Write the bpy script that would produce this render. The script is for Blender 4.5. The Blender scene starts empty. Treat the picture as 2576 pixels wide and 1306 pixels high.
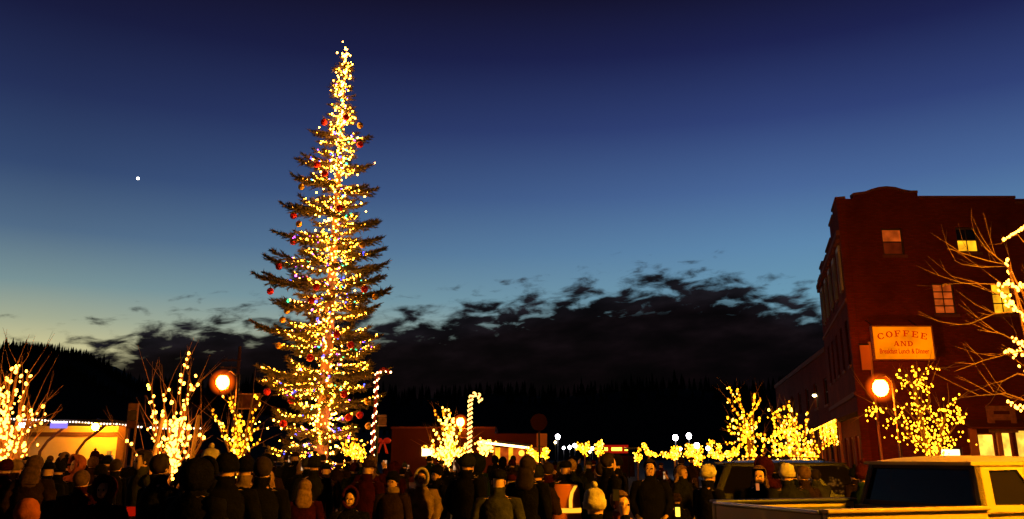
import bpy, bmesh, math, random
from mathutils import Vector, Matrix
random.seed(7)
R = math.radians
scene = bpy.context.scene
col = scene.collection

# ------------------------------------------------------------------ camera
EYE = 1.75
PITCH = 15.5
F = 2200.0
SP, CP = math.sin(R(PITCH)), math.cos(R(PITCH))
cam_d = bpy.data.cameras.new('camera')
cam = bpy.data.objects.new('camera', cam_d); col.objects.link(cam)
cam.location = (0, 0, EYE)
cam.rotation_euler = (R(90 + PITCH), 0, 0)
cam_d.sensor_width = 36.0
cam_d.lens = 36.0 * F / 2576.0
cam_d.shift_y = -(653 - 540) / 2576.0
cam_d.clip_start = 0.1
cam_d.clip_end = 6000
scene.camera = cam

def P(px, py, Y):
    """point of the place seen at photo position (px,py) at depth Y"""
    cx, cy = (px - 1288) / F, (540 - py) / F
    dy = CP - cy * SP
    return Vector((cx / dy * Y, Y, EYE + (SP + cy * CP) / dy * Y))
def elev(py):
    cy = (540 - py) / F
    return (SP + cy * CP) / (CP - cy * SP)
def XZ(px, z, Y):
    """x of photo column px for something of height z at depth Y"""
    e = (z - EYE) / Y
    cy = (e * CP - SP) / (CP + e * SP)
    return (px - 1288) / F / (CP - cy * SP) * Y

# ------------------------------------------------------------------ world
world = bpy.data.worlds.new('World'); scene.world = world
world.use_nodes = True
wt = world.node_tree; wt.nodes.clear()
def N(t, kind, **kw):
    n = t.nodes.new(kind)
    for k, v in kw.items(): setattr(n, k, v)
    return n
def math_node(t, op, a, b=None, c=None, clamp=False):
    n = t.nodes.new('ShaderNodeMath'); n.operation = op; n.use_clamp = clamp
    for i, v in enumerate((a, b, c)):
        if v is None: continue
        if isinstance(v, (int, float)): n.inputs[i].default_value = v
        else: t.links.new(v, n.inputs[i])
    return n.outputs[0]
def lin(c):
    return tuple(((v / 255) / 12.92 if v / 255 <= .04045 else ((v / 255 + .055) / 1.055) ** 2.4) for v in c) + (1,)
def ramp(t, fac, stops, interp='LINEAR'):
    n = t.nodes.new('ShaderNodeValToRGB'); n.color_ramp.interpolation = interp
    el = n.color_ramp.elements
    while len(el) > 1: el.remove(el[0])
    el[0].position = stops[0][0]; el[0].color = stops[0][1]
    for p, c in stops[1:]:
        e = el.new(p); e.color = c
    t.links.new(fac, n.inputs[0]); return n.outputs[0]
tc = N(wt, 'ShaderNodeTexCoord')
sep = N(wt, 'ShaderNodeSeparateXYZ'); wt.links.new(tc.outputs['Generated'], sep.inputs[0])
X_, Y_, Z_ = sep.outputs
az = math_node(wt, 'ARCTAN2', X_, Y_)               # 0 = straight ahead, + to the right
el_ = math_node(wt, 'ARCSINE', Z_)
# elevation 0 .. 0.8 rad -> 0..1
ef = math_node(wt, 'DIVIDE', el_, 0.8, clamp=True)
def E(py): return math.atan(elev(py)) / 0.8
left = ramp(wt, ef, [(0.0, lin((196, 176, 112))), (E(900), lin((203, 196, 146))), (E(840), lin((164, 172, 146))), (E(760), lin((120, 146, 150))), (E(640), lin((80, 106, 134))),
                     (E(500), lin((52, 73, 112))), (E(330), lin((36, 48, 88))), (E(150), lin((24, 28, 62))), (E(0), lin((20, 18, 42))), (1.0, lin((9, 9, 26)))])
right = ramp(wt, ef, [(0.0, lin((128, 150, 160))), (E(840), lin((120, 160, 174))), (E(760), lin((106, 152, 176))), (E(640), lin((92, 134, 172))),
                      (E(500), lin((72, 102, 152))), (E(330), lin((48, 65, 118))), (E(150), lin((29, 35, 80))), (E(0), lin((20, 20, 48))), (1.0, lin((9, 9, 26)))])
azf = math_node(wt, 'MULTIPLY_ADD', az, 1.25, 0.62, clamp=True)
mix = N(wt, 'ShaderNodeMix', data_type='RGBA'); wt.links.new(azf, mix.inputs[0]); wt.links.new(left, mix.inputs[6]); wt.links.new(right, mix.inputs[7])
# the side of the sky away from the afterglow is dark
aw = math_node(wt, 'ABSOLUTE', math_node(wt, 'ADD', az, 0.15))
awf = math_node(wt, 'SUBTRACT', 1.0, math_node(wt, 'MULTIPLY', math_node(wt, 'SUBTRACT', aw, 0.75, clamp=True), 1.1, clamp=True), clamp=True)
awf = math_node(wt, 'MULTIPLY_ADD', awf, 0.93, 0.07)
# clouds: a bank with a ragged upper edge
fc = N(wt, 'ShaderNodeFloatCurve')
cu = fc.mapping.curves[0]
pts = []
for (px, py) in [(-400, 905), (0, 905), (180, 896), (290, 876), (400, 846), (520, 836), (650, 832), (800, 826), (900, 822), (1050, 818), (1250, 792), (1400, 765), (1500, 752), (1620, 736), (1750, 728), (1850, 738), (1950, 768), (2080, 792), (2300, 800), (2700, 800)]:
    p = P(px, py, 1.0) - Vector((0, 0, EYE))
    a = math.atan2(p.x, p.y); e = math.asin(p.z / p.length)
    pts.append(((a + 1.0) / 2.0, e / 0.8))
cu.points[0].location = (0.0, pts[0][1]); cu.points[1].location = (1.0, pts[-1][1])
for a, e in pts: cu.points.new(a, e)
fc.mapping.update()
wt.links.new(math_node(wt, 'MULTIPLY_ADD', az, 0.5, 0.5, clamp=True), fc.inputs['Value'])
edge = fc.outputs[0]
d = math_node(wt, 'SUBTRACT', edge, ef)              # + below the edge
comb = N(wt, 'ShaderNodeCombineXYZ')
tilt = math_node(wt, 'SUBTRACT', math_node(wt, 'MULTIPLY', el_, 80), math_node(wt, 'MULTIPLY', az, 6))
wt.links.new(math_node(wt, 'MULTIPLY', az, 30), comb.inputs[0]); wt.links.new(tilt, comb.inputs[1])
ns = N(wt, 'ShaderNodeTexNoise'); ns.inputs['Scale'].default_value = 1.0; ns.inputs['Detail'].default_value = 5; ns.inputs['Roughness'].default_value = .55; ns.inputs['Distortion'].default_value = .3
wt.links.new(comb.outputs[0], ns.inputs['Vector'])
n1 = math_node(wt, 'SUBTRACT', ns.outputs['Fac'], 0.5)
cm = math_node(wt, 'MULTIPLY_ADD', d, 24.0, math_node(wt, 'MULTIPLY', n1, 4.6))
cm = math_node(wt, 'ADD', cm, 0.34)
cmask = N(wt, 'ShaderNodeMapRange', interpolation_type='SMOOTHSTEP'); cmask.inputs[1].default_value = -.55; cmask.inputs[2].default_value = .65
wt.links.new(cm, cmask.inputs[0])
# deep inside the bank it is closed
deep = N(wt, 'ShaderNodeMapRange', interpolation_type='SMOOTHSTEP'); deep.inputs[1].default_value = -.008; deep.inputs[2].default_value = .036
wt.links.new(d, deep.inputs[0])
cl = math_node(wt, 'MAXIMUM', cmask.outputs[0], deep.outputs[0])
cl = math_node(wt, 'MULTIPLY', cl, 0.998)
nd = N(wt, 'ShaderNodeTexNoise'); nd.inputs['Scale'].default_value = .6; nd.inputs['Detail'].default_value = 4; wt.links.new(comb.outputs[0], nd.inputs['Vector'])
ccol0 = ramp(wt, math_node(wt, 'MULTIPLY_ADD', d, 5.0, 0.25, clamp=True), [(0, lin((34, 34, 42))), (.4, lin((15, 9, 12))), (1, lin((5, 1, 2)))])
cvar = N(wt, 'ShaderNodeVectorMath', operation='SCALE'); wt.links.new(ccol0, cvar.inputs[0]); wt.links.new(math_node(wt, 'MULTIPLY_ADD', math_node(wt, 'POWER', nd.outputs['Fac'], 3.0), 4.0, .25), cvar.inputs['Scale']); ccol = cvar.outputs[0]
mix2 = N(wt, 'ShaderNodeMix', data_type='RGBA'); wt.links.new(cl, mix2.inputs[0]); wt.links.new(mix.outputs[2], mix2.inputs[6]); wt.links.new(ccol, mix2.inputs[7])
vm = N(wt, 'ShaderNodeVectorMath', operation='SCALE'); wt.links.new(mix2.outputs[2], vm.inputs[0]); wt.links.new(awf, vm.inputs['Scale'])
bg = N(wt, 'ShaderNodeBackground'); bg.inputs['Strength'].default_value = 1.0; wt.links.new(vm.outputs[0], bg.inputs['Color'])
out = N(wt, 'ShaderNodeOutputWorld'); wt.links.new(bg.outputs[0], out.inputs[0])

scene.view_settings.view_transform = 'Standard'
scene.view_settings.look = 'None'
scene.view_settings.exposure = 0
scene.view_settings.gamma = 1
scene.cycles.use_light_tree = True
scene.cycles.max_bounces = 5
scene.cycles.diffuse_bounces = 2
scene.cycles.transparent_max_bounces = 6
scene.cycles.sample_clamp_indirect = 3

# ------------------------------------------------------------------ materials
MATS = {}
def mat(name, color, rough=.8, metal=0.0, var=0.0, vscale=4.0, bump=0.0, bscale=20.0, coat=0, trans=0, spec=None):
    if name in MATS: return MATS[name]
    m = bpy.data.materials.new(name); m.use_nodes = True
    t = m.node_tree; b = t.nodes['Principled BSDF']
    b.inputs['Base Color'].default_value = tuple(color) + (1,)
    b.inputs['Roughness'].default_value = rough; b.inputs['Metallic'].default_value = metal
    b.inputs['Coat Weight'].default_value = coat; b.inputs['Transmission Weight'].default_value = trans
    b.inputs['Specular IOR Level'].default_value = (.12 if rough > .6 else .5) if spec is None else spec
    if var or bump:
        c = t.nodes.new('ShaderNodeTexCoord')
    if var:
        n = t.nodes.new('ShaderNodeTexNoise'); n.inputs['Scale'].default_value = vscale; n.inputs['Detail'].default_value = 4
        t.links.new(c.outputs['Object'], n.inputs['Vector'])
        lo = tuple(max(0, v * (1 - var)) for v in color) + (1,); hi = tuple(min(1, v * (1 + var)) for v in color) + (1,)
        t.links.new(ramp(t, n.outputs['Fac'], [(.3, lo), (.7, hi)]), b.inputs['Base Color'])
    if bump:
        n = t.nodes.new('ShaderNodeTexNoise'); n.inputs['Scale'].default_value = bscale; n.inputs['Detail'].default_value = 5
        t.links.new(c.outputs['Object'], n.inputs['Vector'])
        bp = t.nodes.new('ShaderNodeBump'); bp.inputs['Strength'].default_value = bump; bp.inputs['Distance'].default_value = .02
        t.links.new(n.outputs['Fac'], bp.inputs['Height']); t.links.new(bp.outputs[0], b.inputs['Normal'])
    MATS[name] = m; return m
def glow(name, color, strength):
    if name in MATS: return MATS[name]
    m = bpy.data.materials.new(name); m.use_nodes = True
    t = m.node_tree; t.nodes.clear()
    e = t.nodes.new('ShaderNodeEmission'); e.inputs[0].default_value = tuple(color) + (1,); e.inputs[1].default_value = strength
    o = t.nodes.new('ShaderNodeOutputMaterial'); t.links.new(e.outputs[0], o.inputs[0])
    MATS[name] = m; return m

def glow_var(name, color, strength, scale=1.6, lo=.45, hi=1.25):
    if name in MATS: return MATS[name]
    m = glow(name, color, strength); t = m.node_tree; c = t.nodes.new('ShaderNodeTexCoord'); n = t.nodes.new('ShaderNodeTexNoise')
    n.inputs['Scale'].default_value = scale; n.inputs['Detail'].default_value = 3; t.links.new(c.outputs['Object'], n.inputs['Vector'])
    r = t.nodes.new('ShaderNodeMapRange'); r.inputs[1].default_value = .35; r.inputs[2].default_value = .65; r.inputs[3].default_value = lo * strength; r.inputs[4].default_value = hi * strength
    t.links.new(n.outputs['Fac'], r.inputs[0]); t.links.new(r.outputs[0], [x for x in t.nodes if x.type == 'EMISSION'][0].inputs[1]); return m
G_WARM = glow('warm_bulb_light', (1, .33, .03), 16)
G_YEL = glow('yellow_bulb_light', (1, .36, .006), 8)
G_TREE = glow('tree_bulb_light', (1, .34, .026), 52)
G_CORE = glow('amber_bulb_light', (1, .34, .015), 30)
G_WHITE = glow('cool_white_light', (1, .95, .9), 22)
G_BLUE = glow('blue_bulb_light', (.06, .07, 1), 12)
G_GREEN = glow('green_bulb_light', (.04, 1, .35), 6)
G_PURP = glow('purple_bulb_light', (.8, .12, 1), 7)
G_REDB = glow('red_bulb_light', (1, .06, .02), 8)
G_AMB = glow('amber_string_light', (1, .26, .006), 3)
G_HOT = glow('hot_string_light', (1, .50, .05), 9)
G_BLAZE = glow('blaze_light', (1, .46, .04), 13)
G_SOD = glow('sodium_lamp_light', (1, .17, .008), 300)
G_SODB = glow('street_sodium_light', (1, .14, .004), 720)
G_FAR = glow('far_lamp_light', (1, .9, .95), 30)
G_FARW = glow('far_warm_light', (1, .75, .3), 14)

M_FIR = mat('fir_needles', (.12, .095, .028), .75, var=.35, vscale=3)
M_BARK = mat('bark', (.27, .14, .07), .9, var=.3, vscale=12, bump=.6, bscale=30)
M_TWIG = mat('bare_twig', (.36, .17, .07), .85)
M_WIRE = mat('black_wire', (.01, .012, .01), .6)
M_DARKMETAL = mat('black_metal', (.02, .02, .02), .4, metal=.6)
M_WOOD = mat('stake_wood', (.36, .22, .11), .8, var=.2, vscale=8)
M_STRAP = mat('rubber_strap', (.03, .03, .03), .8)
M_ASPH = mat('asphalt', (.045, .045, .048), .85, var=.25, vscale=.7, bump=.4, bscale=60)
M_PAVE = mat('pavement_concrete', (.16, .15, .14), .85, var=.2, vscale=1.2, bump=.3)
M_LINE = mat('road_paint', (.6, .6, .55), .7)
M_HILL = mat('hill_earth', (.02, .022, .014), .95, var=.4, vscale=.02)
M_FOREST = mat('forest_green', (.018, .026, .012), .9)
M_SKIN = mat('skin', (.50, .27, .18), .55)
M_SHOE = mat('shoe_leather', (.02, .015, .012), .5)
M_EYE = mat('eye_dark', (.01, .008, .008), .2)
M_LIP = mat('lip', (.30, .09, .07), .5)

# ------------------------------------------------------------------ builders
def wloc(o):
    v = Vector((0, 0, 0))
    while o: v += o.location; o = o.parent
    return v
def tag(o, label=None, cat=None, group=None, kind=None):
    if label: o['label'] = label
    if cat: o['category'] = cat
    if group: o['group'] = group
    if kind: o['kind'] = kind
    return o
def empty(name, loc, label=None, cat=None, group=None, rz=0):
    o = bpy.data.objects.new(name, None); col.objects.link(o)
    o.location = loc; o.rotation_euler = (0, 0, rz); o.empty_display_size = .2
    return tag(o, label, cat, group)
def link_mesh(name, me, parent=None, loc=(0, 0, 0)):
    o = bpy.data.objects.new(name, me); col.objects.link(o); o.location = loc
    if parent: o.parent = parent
    return o

class MB:
    def __init__(s): s.v = []; s.f = []; s.m = []
    def add(s, vs, fs, mi=0):
        n = len(s.v); s.v.extend(tuple(v) for v in vs)
        s.f.extend(tuple(i + n for i in f) for f in fs); s.m.extend([mi] * len(fs)); return s
    def box(s, c, size, rz=0, mi=0):
        c = Vector(c); a, b, h = size[0] / 2, size[1] / 2, size[2] / 2
        M = Matrix.Rotation(rz, 3, 'Z')
        vs = [c + M @ Vector((x, y, z)) for x in (-a, a) for y in (-b, b) for z in (-h, h)]
        return s.add(vs, [(0, 1, 3, 2), (4, 6, 7, 5), (0, 4, 5, 1), (2, 3, 7, 6), (0, 2, 6, 4), (1, 5, 7, 3)], mi)
    def hexa(s, b4, t4, mi=0):
        return s.add(list(b4) + list(t4), [(0, 3, 2, 1), (4, 5, 6, 7), (0, 1, 5, 4), (1, 2, 6, 5), (2, 3, 7, 6), (3, 0, 4, 7)], mi)
    def prism(s, poly, off, mi=0):
        """polygon of 3-D points pushed by the vector off"""
        n = len(poly); off = Vector(off)
        vs = [Vector(p) for p in poly] + [Vector(p) + off for p in poly]
        fs = [tuple(range(n)), tuple(range(2 * n - 1, n - 1, -1))] + [(i, i + n, (i + 1) % n + n, (i + 1) % n) for i in range(n)]
        return s.add(vs, fs, mi)
    def tube(s, pts, rad, n=6, cap=True, mi=0):
        pts = [Vector(p) for p in pts]
        if isinstance(rad, (int, float)): rad = [rad] * len(pts)
        rings = []
        up = Vector((0, 0, 1)); prev = None
        for i, p in enumerate(pts):
            t = (pts[min(i + 1, len(pts) - 1)] - pts[max(i - 1, 0)])
            t = t.normalized() if t.length > 1e-9 else Vector((0, 0, 1))
            if prev is None:
                a = t.cross(up)
                if a.length < .05: a = t.cross(Vector((1, 0, 0)))
            else:
                a = prev - t * prev.dot(t)
                if a.length < 1e-4: a = t.cross(Vector((1, .3, 0)))
            a.normalize(); prev = a; b = t.cross(a)
            r = rad[i]
            rx, ry = r if isinstance(r, tuple) else (r, r)
            rings.append([p + a * math.cos(2 * math.pi * k / n) * rx + b * math.sin(2 * math.pi * k / n) * ry for k in range(n)])
        return s.loft(rings, cap, mi)
    def loft(s, rings, cap=True, mi=0):
        n = len(rings[0]); vs = [v for r in rings for v in r]; fs = []
        for i in range(len(rings) - 1):
            for k in range(n):
                fs.append((i * n + k, i * n + (k + 1) % n, (i + 1) * n + (k + 1) % n, (i + 1) * n + k))
        if cap:
            fs.append(tuple(range(n - 1, -1, -1))); fs.append(tuple(range((len(rings) - 1) * n, len(rings) * n)))
        return s.add(vs, fs, mi)
    def ball(s, c, r, seg=8, rings=6, sc=(1, 1, 1), mi=0, keep=None):
        c = Vector(c); vs = [c + Vector((0, 0, r * sc[2]))]
        for i in range(1, rings):
            th = math.pi * i / rings
            for k in range(seg):
                ph = 2 * math.pi * k / seg
                vs.append(c + Vector((r * math.sin(th) * math.cos(ph) * sc[0], r * math.sin(th) * math.sin(ph) * sc[1], r * math.cos(th) * sc[2])))
        vs.append(c - Vector((0, 0, r * sc[2]))); fs = []
        for k in range(seg): fs.append((0, 1 + k, 1 + (k + 1) % seg))
        for i in range(rings - 2):
            for k in range(seg):
                a = 1 + i * seg + k; b = 1 + i * seg + (k + 1) % seg
                fs.append((a, a + seg, b + seg, b))
        L = len(vs) - 1
        for k in range(seg): fs.append((L, 1 + (rings - 2) * seg + (k + 1) % seg, 1 + (rings - 2) * seg + k))
        if keep: fs = [f for f in fs if keep(sum((vs[i] for i in f), Vector()) / len(f) - c)]
        return s.add(vs, fs, mi)
    def frame(s, o4, i4, off, mi=0):
        """flat ring between two quads, given depth"""
        for k in range(4):
            j = (k + 1) % 4
            s.prism([o4[k], o4[j], i4[j], i4[k]], off, mi)
        return s
    def mesh(s, name, mats, origin=(0, 0, 0), smooth=False):
        me = bpy.data.meshes.new(name); o = Vector(origin)
        me.from_pydata([tuple(Vector(v) - o) for v in s.v] if o.length > 0 else s.v, [], s.f)
        for m in (mats if isinstance(mats, (list, tuple)) else [mats]): me.materials.append(m)
        if any(s.m): me.polygons.foreach_set('material_index', s.m)
        if smooth: me.polygons.foreach_set('use_smooth', [True] * len(me.polygons))
        me.update(); return me
    def build(s, name, mats, parent=None, smooth=False, loc=None, local=False):
        """world-built shapes: the origin goes to the parent's place (or loc)"""
        org = (0, 0, 0) if local else (wloc(parent) if parent else Vector(loc or (0, 0, 0)))
        me = s.mesh(name, mats, org, smooth)
        return link_mesh(name, me, parent, (0, 0, 0) if (parent or local) else (loc or (0, 0, 0)))

def fix_normals(me):
    b = bmesh.new(); b.from_mesh(me); bmesh.ops.recalc_face_normals(b, faces=b.faces); b.to_mesh(me); b.free()
def bevel(me, w, seg=2, ang=30):
    b = bmesh.new(); b.from_mesh(me)
    bmesh.ops.remove_doubles(b, verts=b.verts, dist=1e-4)
    bmesh.ops.recalc_face_normals(b, faces=b.faces)
    ed = [e for e in b.edges if len(e.link_faces) == 2 and e.calc_face_angle(0) > R(ang)]
    bmesh.ops.bevel(b, geom=ed, offset=w, segments=seg, profile=.6, affect='EDGES', clamp_overlap=True)
    for f in b.faces: f.smooth = True
    b.to_mesh(me); b.free()

# ------------------------------------------------------------------ setting: ground
def sheet(name, pts, m, z):
    mb = MB(); mb.add([(x, y, z) for x, y in pts], [tuple(range(len(pts)))])
    o = mb.build(name, m); return tag(o, kind='structure')
sheet('ground', [(-900, -60), (900, -60), (900, 1500), (-900, 1500)], mat('ground_earth', (.05, .045, .035), .95, var=.3, vscale=.1), -.01)
sheet('road', [(-4, -40), (5, -40), (17, 40), (29, 110), (14, 110), (2, 40), (-4, 5)], M_ASPH, 0.0)
mb = MB()
for k in range(9):
    y = 12 + k * 7.0; x = 2.0 + (y) * .17
    mb.add([(x, y, .004), (x + .12, y, .004), (x + .12 + .5, y + 3, .004), (x + .5, y + 3, .004)], [(0, 1, 2, 3)])
tag(mb.build('road_marking', M_LINE), kind='structure')
mb = MB(); mb.prism([(-60, -20, -.05), (-4.2, -20, -.05), (-4.2, 5, -.05), (1.6, 40, -.05), (1.6, 62, -.05), (-60, 62, -.05)], (0, 0, .17))
tag(mb.build('plaza_pavement', M_PAVE), kind='structure')
mb = MB(); mb.prism([(-4.18, -20, -.05), (-4.0, -20, -.05), (-4.0, 5, -.05), (1.85, 40, -.05), (1.85, 62, -.05), (1.62, 62, -.05), (1.62, 40, -.05), (-4.18, 5, -.05)], (0, 0, .18))
tag(mb.build('kerb', mat('kerb_stone', (.24, .23, .21), .8)), kind='structure')
mb = MB(); mb.prism([(9.6, -20, -.05), (60, -20, -.05), (60, 39.9, -.05), (14.6, 39.9, -.05)], (0, 0, .17))
tag(mb.build('pavement', M_PAVE), kind='structure')

# hills
def hill(name, prof, Y0, depth, m):
    """ridge given in photo points, carried back over depth"""
    rows = []
    n = len(prof)
    for j, (f, g) in enumerate([(-.55, 0), (-.3, .45), (-.12, .85), (0, 1.0), (.2, 1.02), (.6, .7), (1.0, .3)]):
        Y = Y0 + depth * f
        row = []
        for (px, py) in prof:
            p = P(px, py, Y0)
            row.append(Vector((p.x * (Y / Y0) ** .3, Y, max(-1, (p.z + random.uniform(-.5, .5) * (j != 3)) * g - (0.5 if g == 0 else 0)))))
        rows.append(row)
    mb = MB(); vs = [v for r in rows for v in r]; fs = []
    for i in range(len(rows) - 1):
        for k in range(n - 1): fs.append((i * n + k, i * n + k + 1, (i + 1) * n + k + 1, (i + 1) * n + k))
    mb.add(vs, fs); return tag(mb.build(name, m, smooth=True), kind='structure'), rows
prof1 = [(-900, 930), (-500, 905), (-250, 890), (-60, 885), (40, 882), (110, 886), (170, 896), (215, 906), (255, 925), (300, 955), (360, 985), (450, 1010), (600, 1035), (800, 1060), (1000, 1085)]
h1, rows1 = hill('wooded_hill', prof1, 300, 170, M_HILL)
prof2 = [(-800, 1010), (0, 1000), (300, 985), (500, 975), (700, 985), (900, 990), (1050, 1005), (1250, 990), (1400, 1000), (1550, 985), (1700, 975), (1850, 990), (1990, 975), (2200, 950), (2500, 930), (3000, 900), (3500, 900)]
h2, rows2 = hill('far_hill', prof2, 700, 300, M_HILL)
# forest on the ridges: firs too many and too far to count
def fir_mass(name, rows, Y0, cnt, hmin, hmax, seed):
    rnd = random.Random(seed); mb = MB()
    for i in range(cnt):
        t = rnd.random() * (len(rows[0]) - 1.001); k = int(t); f = t - k
        j = rnd.choice([2, 3, 3, 3, 3]); 
        a = rows[j][k].lerp(rows[j][k + 1], f)
        h = rnd.uniform(hmin, hmax) * (1.35 if rnd.random() < .08 else 1); r = h * rnd.uniform(.16, .24)
        z = a.z - 1; tiers = 5
        for q in range(tiers):
            z0 = z + h * (.05 + .17 * q); rr = r * (1 - q / (tiers + .6)); z1 = z0 + h * .32
            if q == tiers - 1: z1 = z + h
            ph = rnd.random() * 6
            ring = [(a.x + rr * rnd.uniform(.7, 1.15) * math.cos(ph + w * math.pi / 3), a.y + rr * math.sin(ph + w * math.pi / 3), z0 + rnd.uniform(-.03, .03) * h) for w in range(6)]
            mb.add(ring + [(a.x, a.y, z1)], [(w, (w + 1) % 6, 6) for w in range(6)])
    o = mb.build(name, M_FOREST); return tag(o, kind='stuff')
fir_mass('hill_forest', rows1, 300, 1300, 1.8, 4.6, 3)
fir_mass('far_forest', rows2, 700, 900, 6, 12, 4)

# planet low in the dusk sky
pp = P(347, 449, 3000)
mb = MB(); mb.ball(pp, 5.2, 10, 8)
tag(mb.build('bright_planet', glow('planet_light', (1, .95, .85), 6), loc=tuple(pp)), 'single bright white planet shining in the dusk sky above the dark wooded hill', 'planet')

# ------------------------------------------------------------------ brick building on the corner
def brick_mat(name, c1, c2, mortar, sc=1.0):
    m = bpy.data.materials.new(name); m.use_nodes = True; t = m.node_tree; b = t.nodes['Principled BSDF']
    tcn = t.nodes.new('ShaderNodeTexCoord'); sp = t.nodes.new('ShaderNodeSeparateXYZ'); t.links.new(tcn.outputs['Object'], sp.inputs[0])
    cb = t.nodes.new('ShaderNodeCombineXYZ')
    t.links.new(math_node(t, 'ADD', sp.outputs[0], sp.outputs[1]), cb.inputs[0]); t.links.new(sp.outputs[2], cb.inputs[1])
    br = t.nodes.new('ShaderNodeTexBrick'); br.inputs['Scale'].default_value = sc; br.inputs['Brick Width'].default_value = .22; br.inputs['Row Height'].default_value = .075; br.inputs['Mortar Size'].default_value = .01
    br.inputs['Color1'].default_value = c1 + (1,); br.inputs['Color2'].default_value = c2 + (1,); br.inputs['Mortar'].default_value = mortar + (1,)
    t.links.new(cb.outputs[0], br.inputs['Vector'])
    nz = t.nodes.new('ShaderNodeTexNoise'); nz.inputs['Scale'].default_value = .5; nz.inputs['Detail'].default_value = 5; t.links.new(tcn.outputs['Object'], nz.inputs['Vector'])
    mx = t.nodes.new('ShaderNodeMix'); mx.data_type = 'RGBA'; mx.blend_type = 'MULTIPLY'; mx.inputs[0].default_value = 1
    t.links.new(br.outputs['Color'], mx.inputs[6]); t.links.new(ramp(t, nz.outputs['Fac'], [(.3, (.6, .6, .6, 1)), (.7, (1, 1, 1, 1))]), mx.inputs[7])
    t.links.new(mx.outputs[2], b.inputs['Base Color']); b.inputs['Roughness'].default_value = .9; b.inputs['Specular IOR Level'].default_value = .08
    bp = t.nodes.new('ShaderNodeBump'); bp.inputs['Strength'].default_value = .5; bp.inputs['Distance'].default_value = .01; t.links.new(br.outputs['Fac'], bp.inputs['Height']); bp.invert = True
    t.links.new(bp.outputs[0], b.inputs['Normal']); MATS[name] = m; return m
M_BRICK = brick_mat('red_brick', (.20, .028, .012), (.14, .02, .010), (.11, .04, .025))
M_TRIM = mat('stone_trim', (.16, .06, .04), .8, var=.15)
M_WFRAME = mat('window_frame_dark', (.05, .03, .025), .6)
M_WFRAMEL = mat('window_frame_pale', (.30, .28, .25), .6)
M_GLASS = mat('dark_glass', (.012, .010, .010), .06, spec=.35)
M_ROOF = mat('roof_felt', (.04, .035, .03), .9)

def wall_grid(org, ux, length, z0, z1, holes, thick, nrm):
    """wall from org along ux; holes=(u0,u1,z0,z1) left open; nrm points outside"""
    us = sorted({0, length} | {h[0] for h in holes} | {h[1] for h in holes}); zs = sorted({z0, z1} | {h[2] for h in holes} | {h[3] for h in holes})
    mb = MB(); U = Vector(ux); O = Vector(org); Nn = Vector(nrm)
    for a, b in zip(us, us[1:]):
        run = None
        for c, d_ in zip(zs, zs[1:]):
            um, zm = (a + b) / 2, (c + d_) / 2
            if any(h[0] < um < h[1] and h[2] < zm < h[3] for h in holes):
                if run: mb_col(mb, O, U, Nn, a, b, run[0], run[1], thick); run = None
            else: run = (run[0], d_) if run else (c, d_)
        if run: mb_col(mb, O, U, Nn, a, b, run[0], run[1], thick)
    return mb
def mb_col(mb, O, U, Nn, a, b, c, d_, th):
    p = [O + U * a + Vector((0, 0, c)), O + U * b + Vector((0, 0, c)), O + U * b + Vector((0, 0, d_)), O + U * a + Vector((0, 0, d_))]
    mb.prism(p, -Nn * th)

def window(parent, O, U, Nn, h, nx, nz, gm, fm, sill=True, meet=None, name='window'):
    """a window set in hole h: frame with muntins, its pane(s) as sub-parts"""
    u0, u1, z0, z1 = h; O = Vector(O); U = Vector(U); Nn = Vector(Nn); mb = MB()
    def bar(a, b, c, d_, dep=.06, back=.10):
        p = [O + U * a + Vector((0, 0, c)), O + U * b + Vector((0, 0, c)), O + U * b + Vector((0, 0, d_)), O + U * a + Vector((0, 0, d_))]
        mb.prism([q - Nn * back for q in p], -Nn * dep)
    w = .07
    bar(u0, u0 + w, z0, z1); bar(u1 - w, u1, z0, z1); bar(u0 + w, u1 - w, z1 - w, z1); bar(u0 + w, u1 - w, z0, z0 + w)
    iu0, iu1, iz0, iz1 = u0 + w, u1 - w, z0 + w, z1 - w
    for i in range(1, nx): x = iu0 + (iu1 - iu0) * i / nx; bar(x - .02, x + .02, iz0, iz1, .03, .115)
    zz = [iz0 + (iz1 - iz0) * i / nz for i in range(1, nz)] if meet is None else [iz0 + (iz1 - iz0) * meet]
    for z in zz: bar(iu0, iu1, z - .025, z + .025, .03, .112)
    f = mb.build(name, fm, parent)
    g = gm if isinstance(gm, (list, tuple)) else [gm]
    zc = [iz0] + (zz if len(g) > 1 else []) + [iz1]
    for i in range(len(zc) - 1):
        m2 = MB(); a, b = iu0 - .01, iu1 + .01
        p = [O + U * a + Vector((0, 0, zc[i])), O + U * b + Vector((0, 0, zc[i])), O + U * b + Vector((0, 0, zc[i + 1])), O + U * a + Vector((0, 0, zc[i + 1]))]
        m2.prism([q - Nn * .148 for q in p], -Nn * .008)
        m2.build('pane', g[min(i, len(g) - 1)], f)
    if sill:
        m3 = MB(); p = [O + U * (u0 - .08) + Vector((0, 0, z0 - .14)), O + U * (u1 + .08) + Vector((0, 0, z0 - .14)), O + U * (u1 + .08) + Vector((0, 0, z0 - .005)), O + U * (u0 - .08) + Vector((0, 0, z0 - .005))]
        m3.prism([q + Nn * .06 for q in p], -Nn * .12); m3.build('sill', M_TRIM, f)
    return f

L_ORG = glow_var('window_orange_light', (1, .14, .012), .5)
L_DIM = glow_var('window_dim_light', (1, .10, .01), .09)
L_YEL = glow_var('window_yellow_light', (1, .42, .01), 1.5)
L_SHOP = glow_var('shop_interior_light', (1, .50, .05), 2.2)

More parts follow.
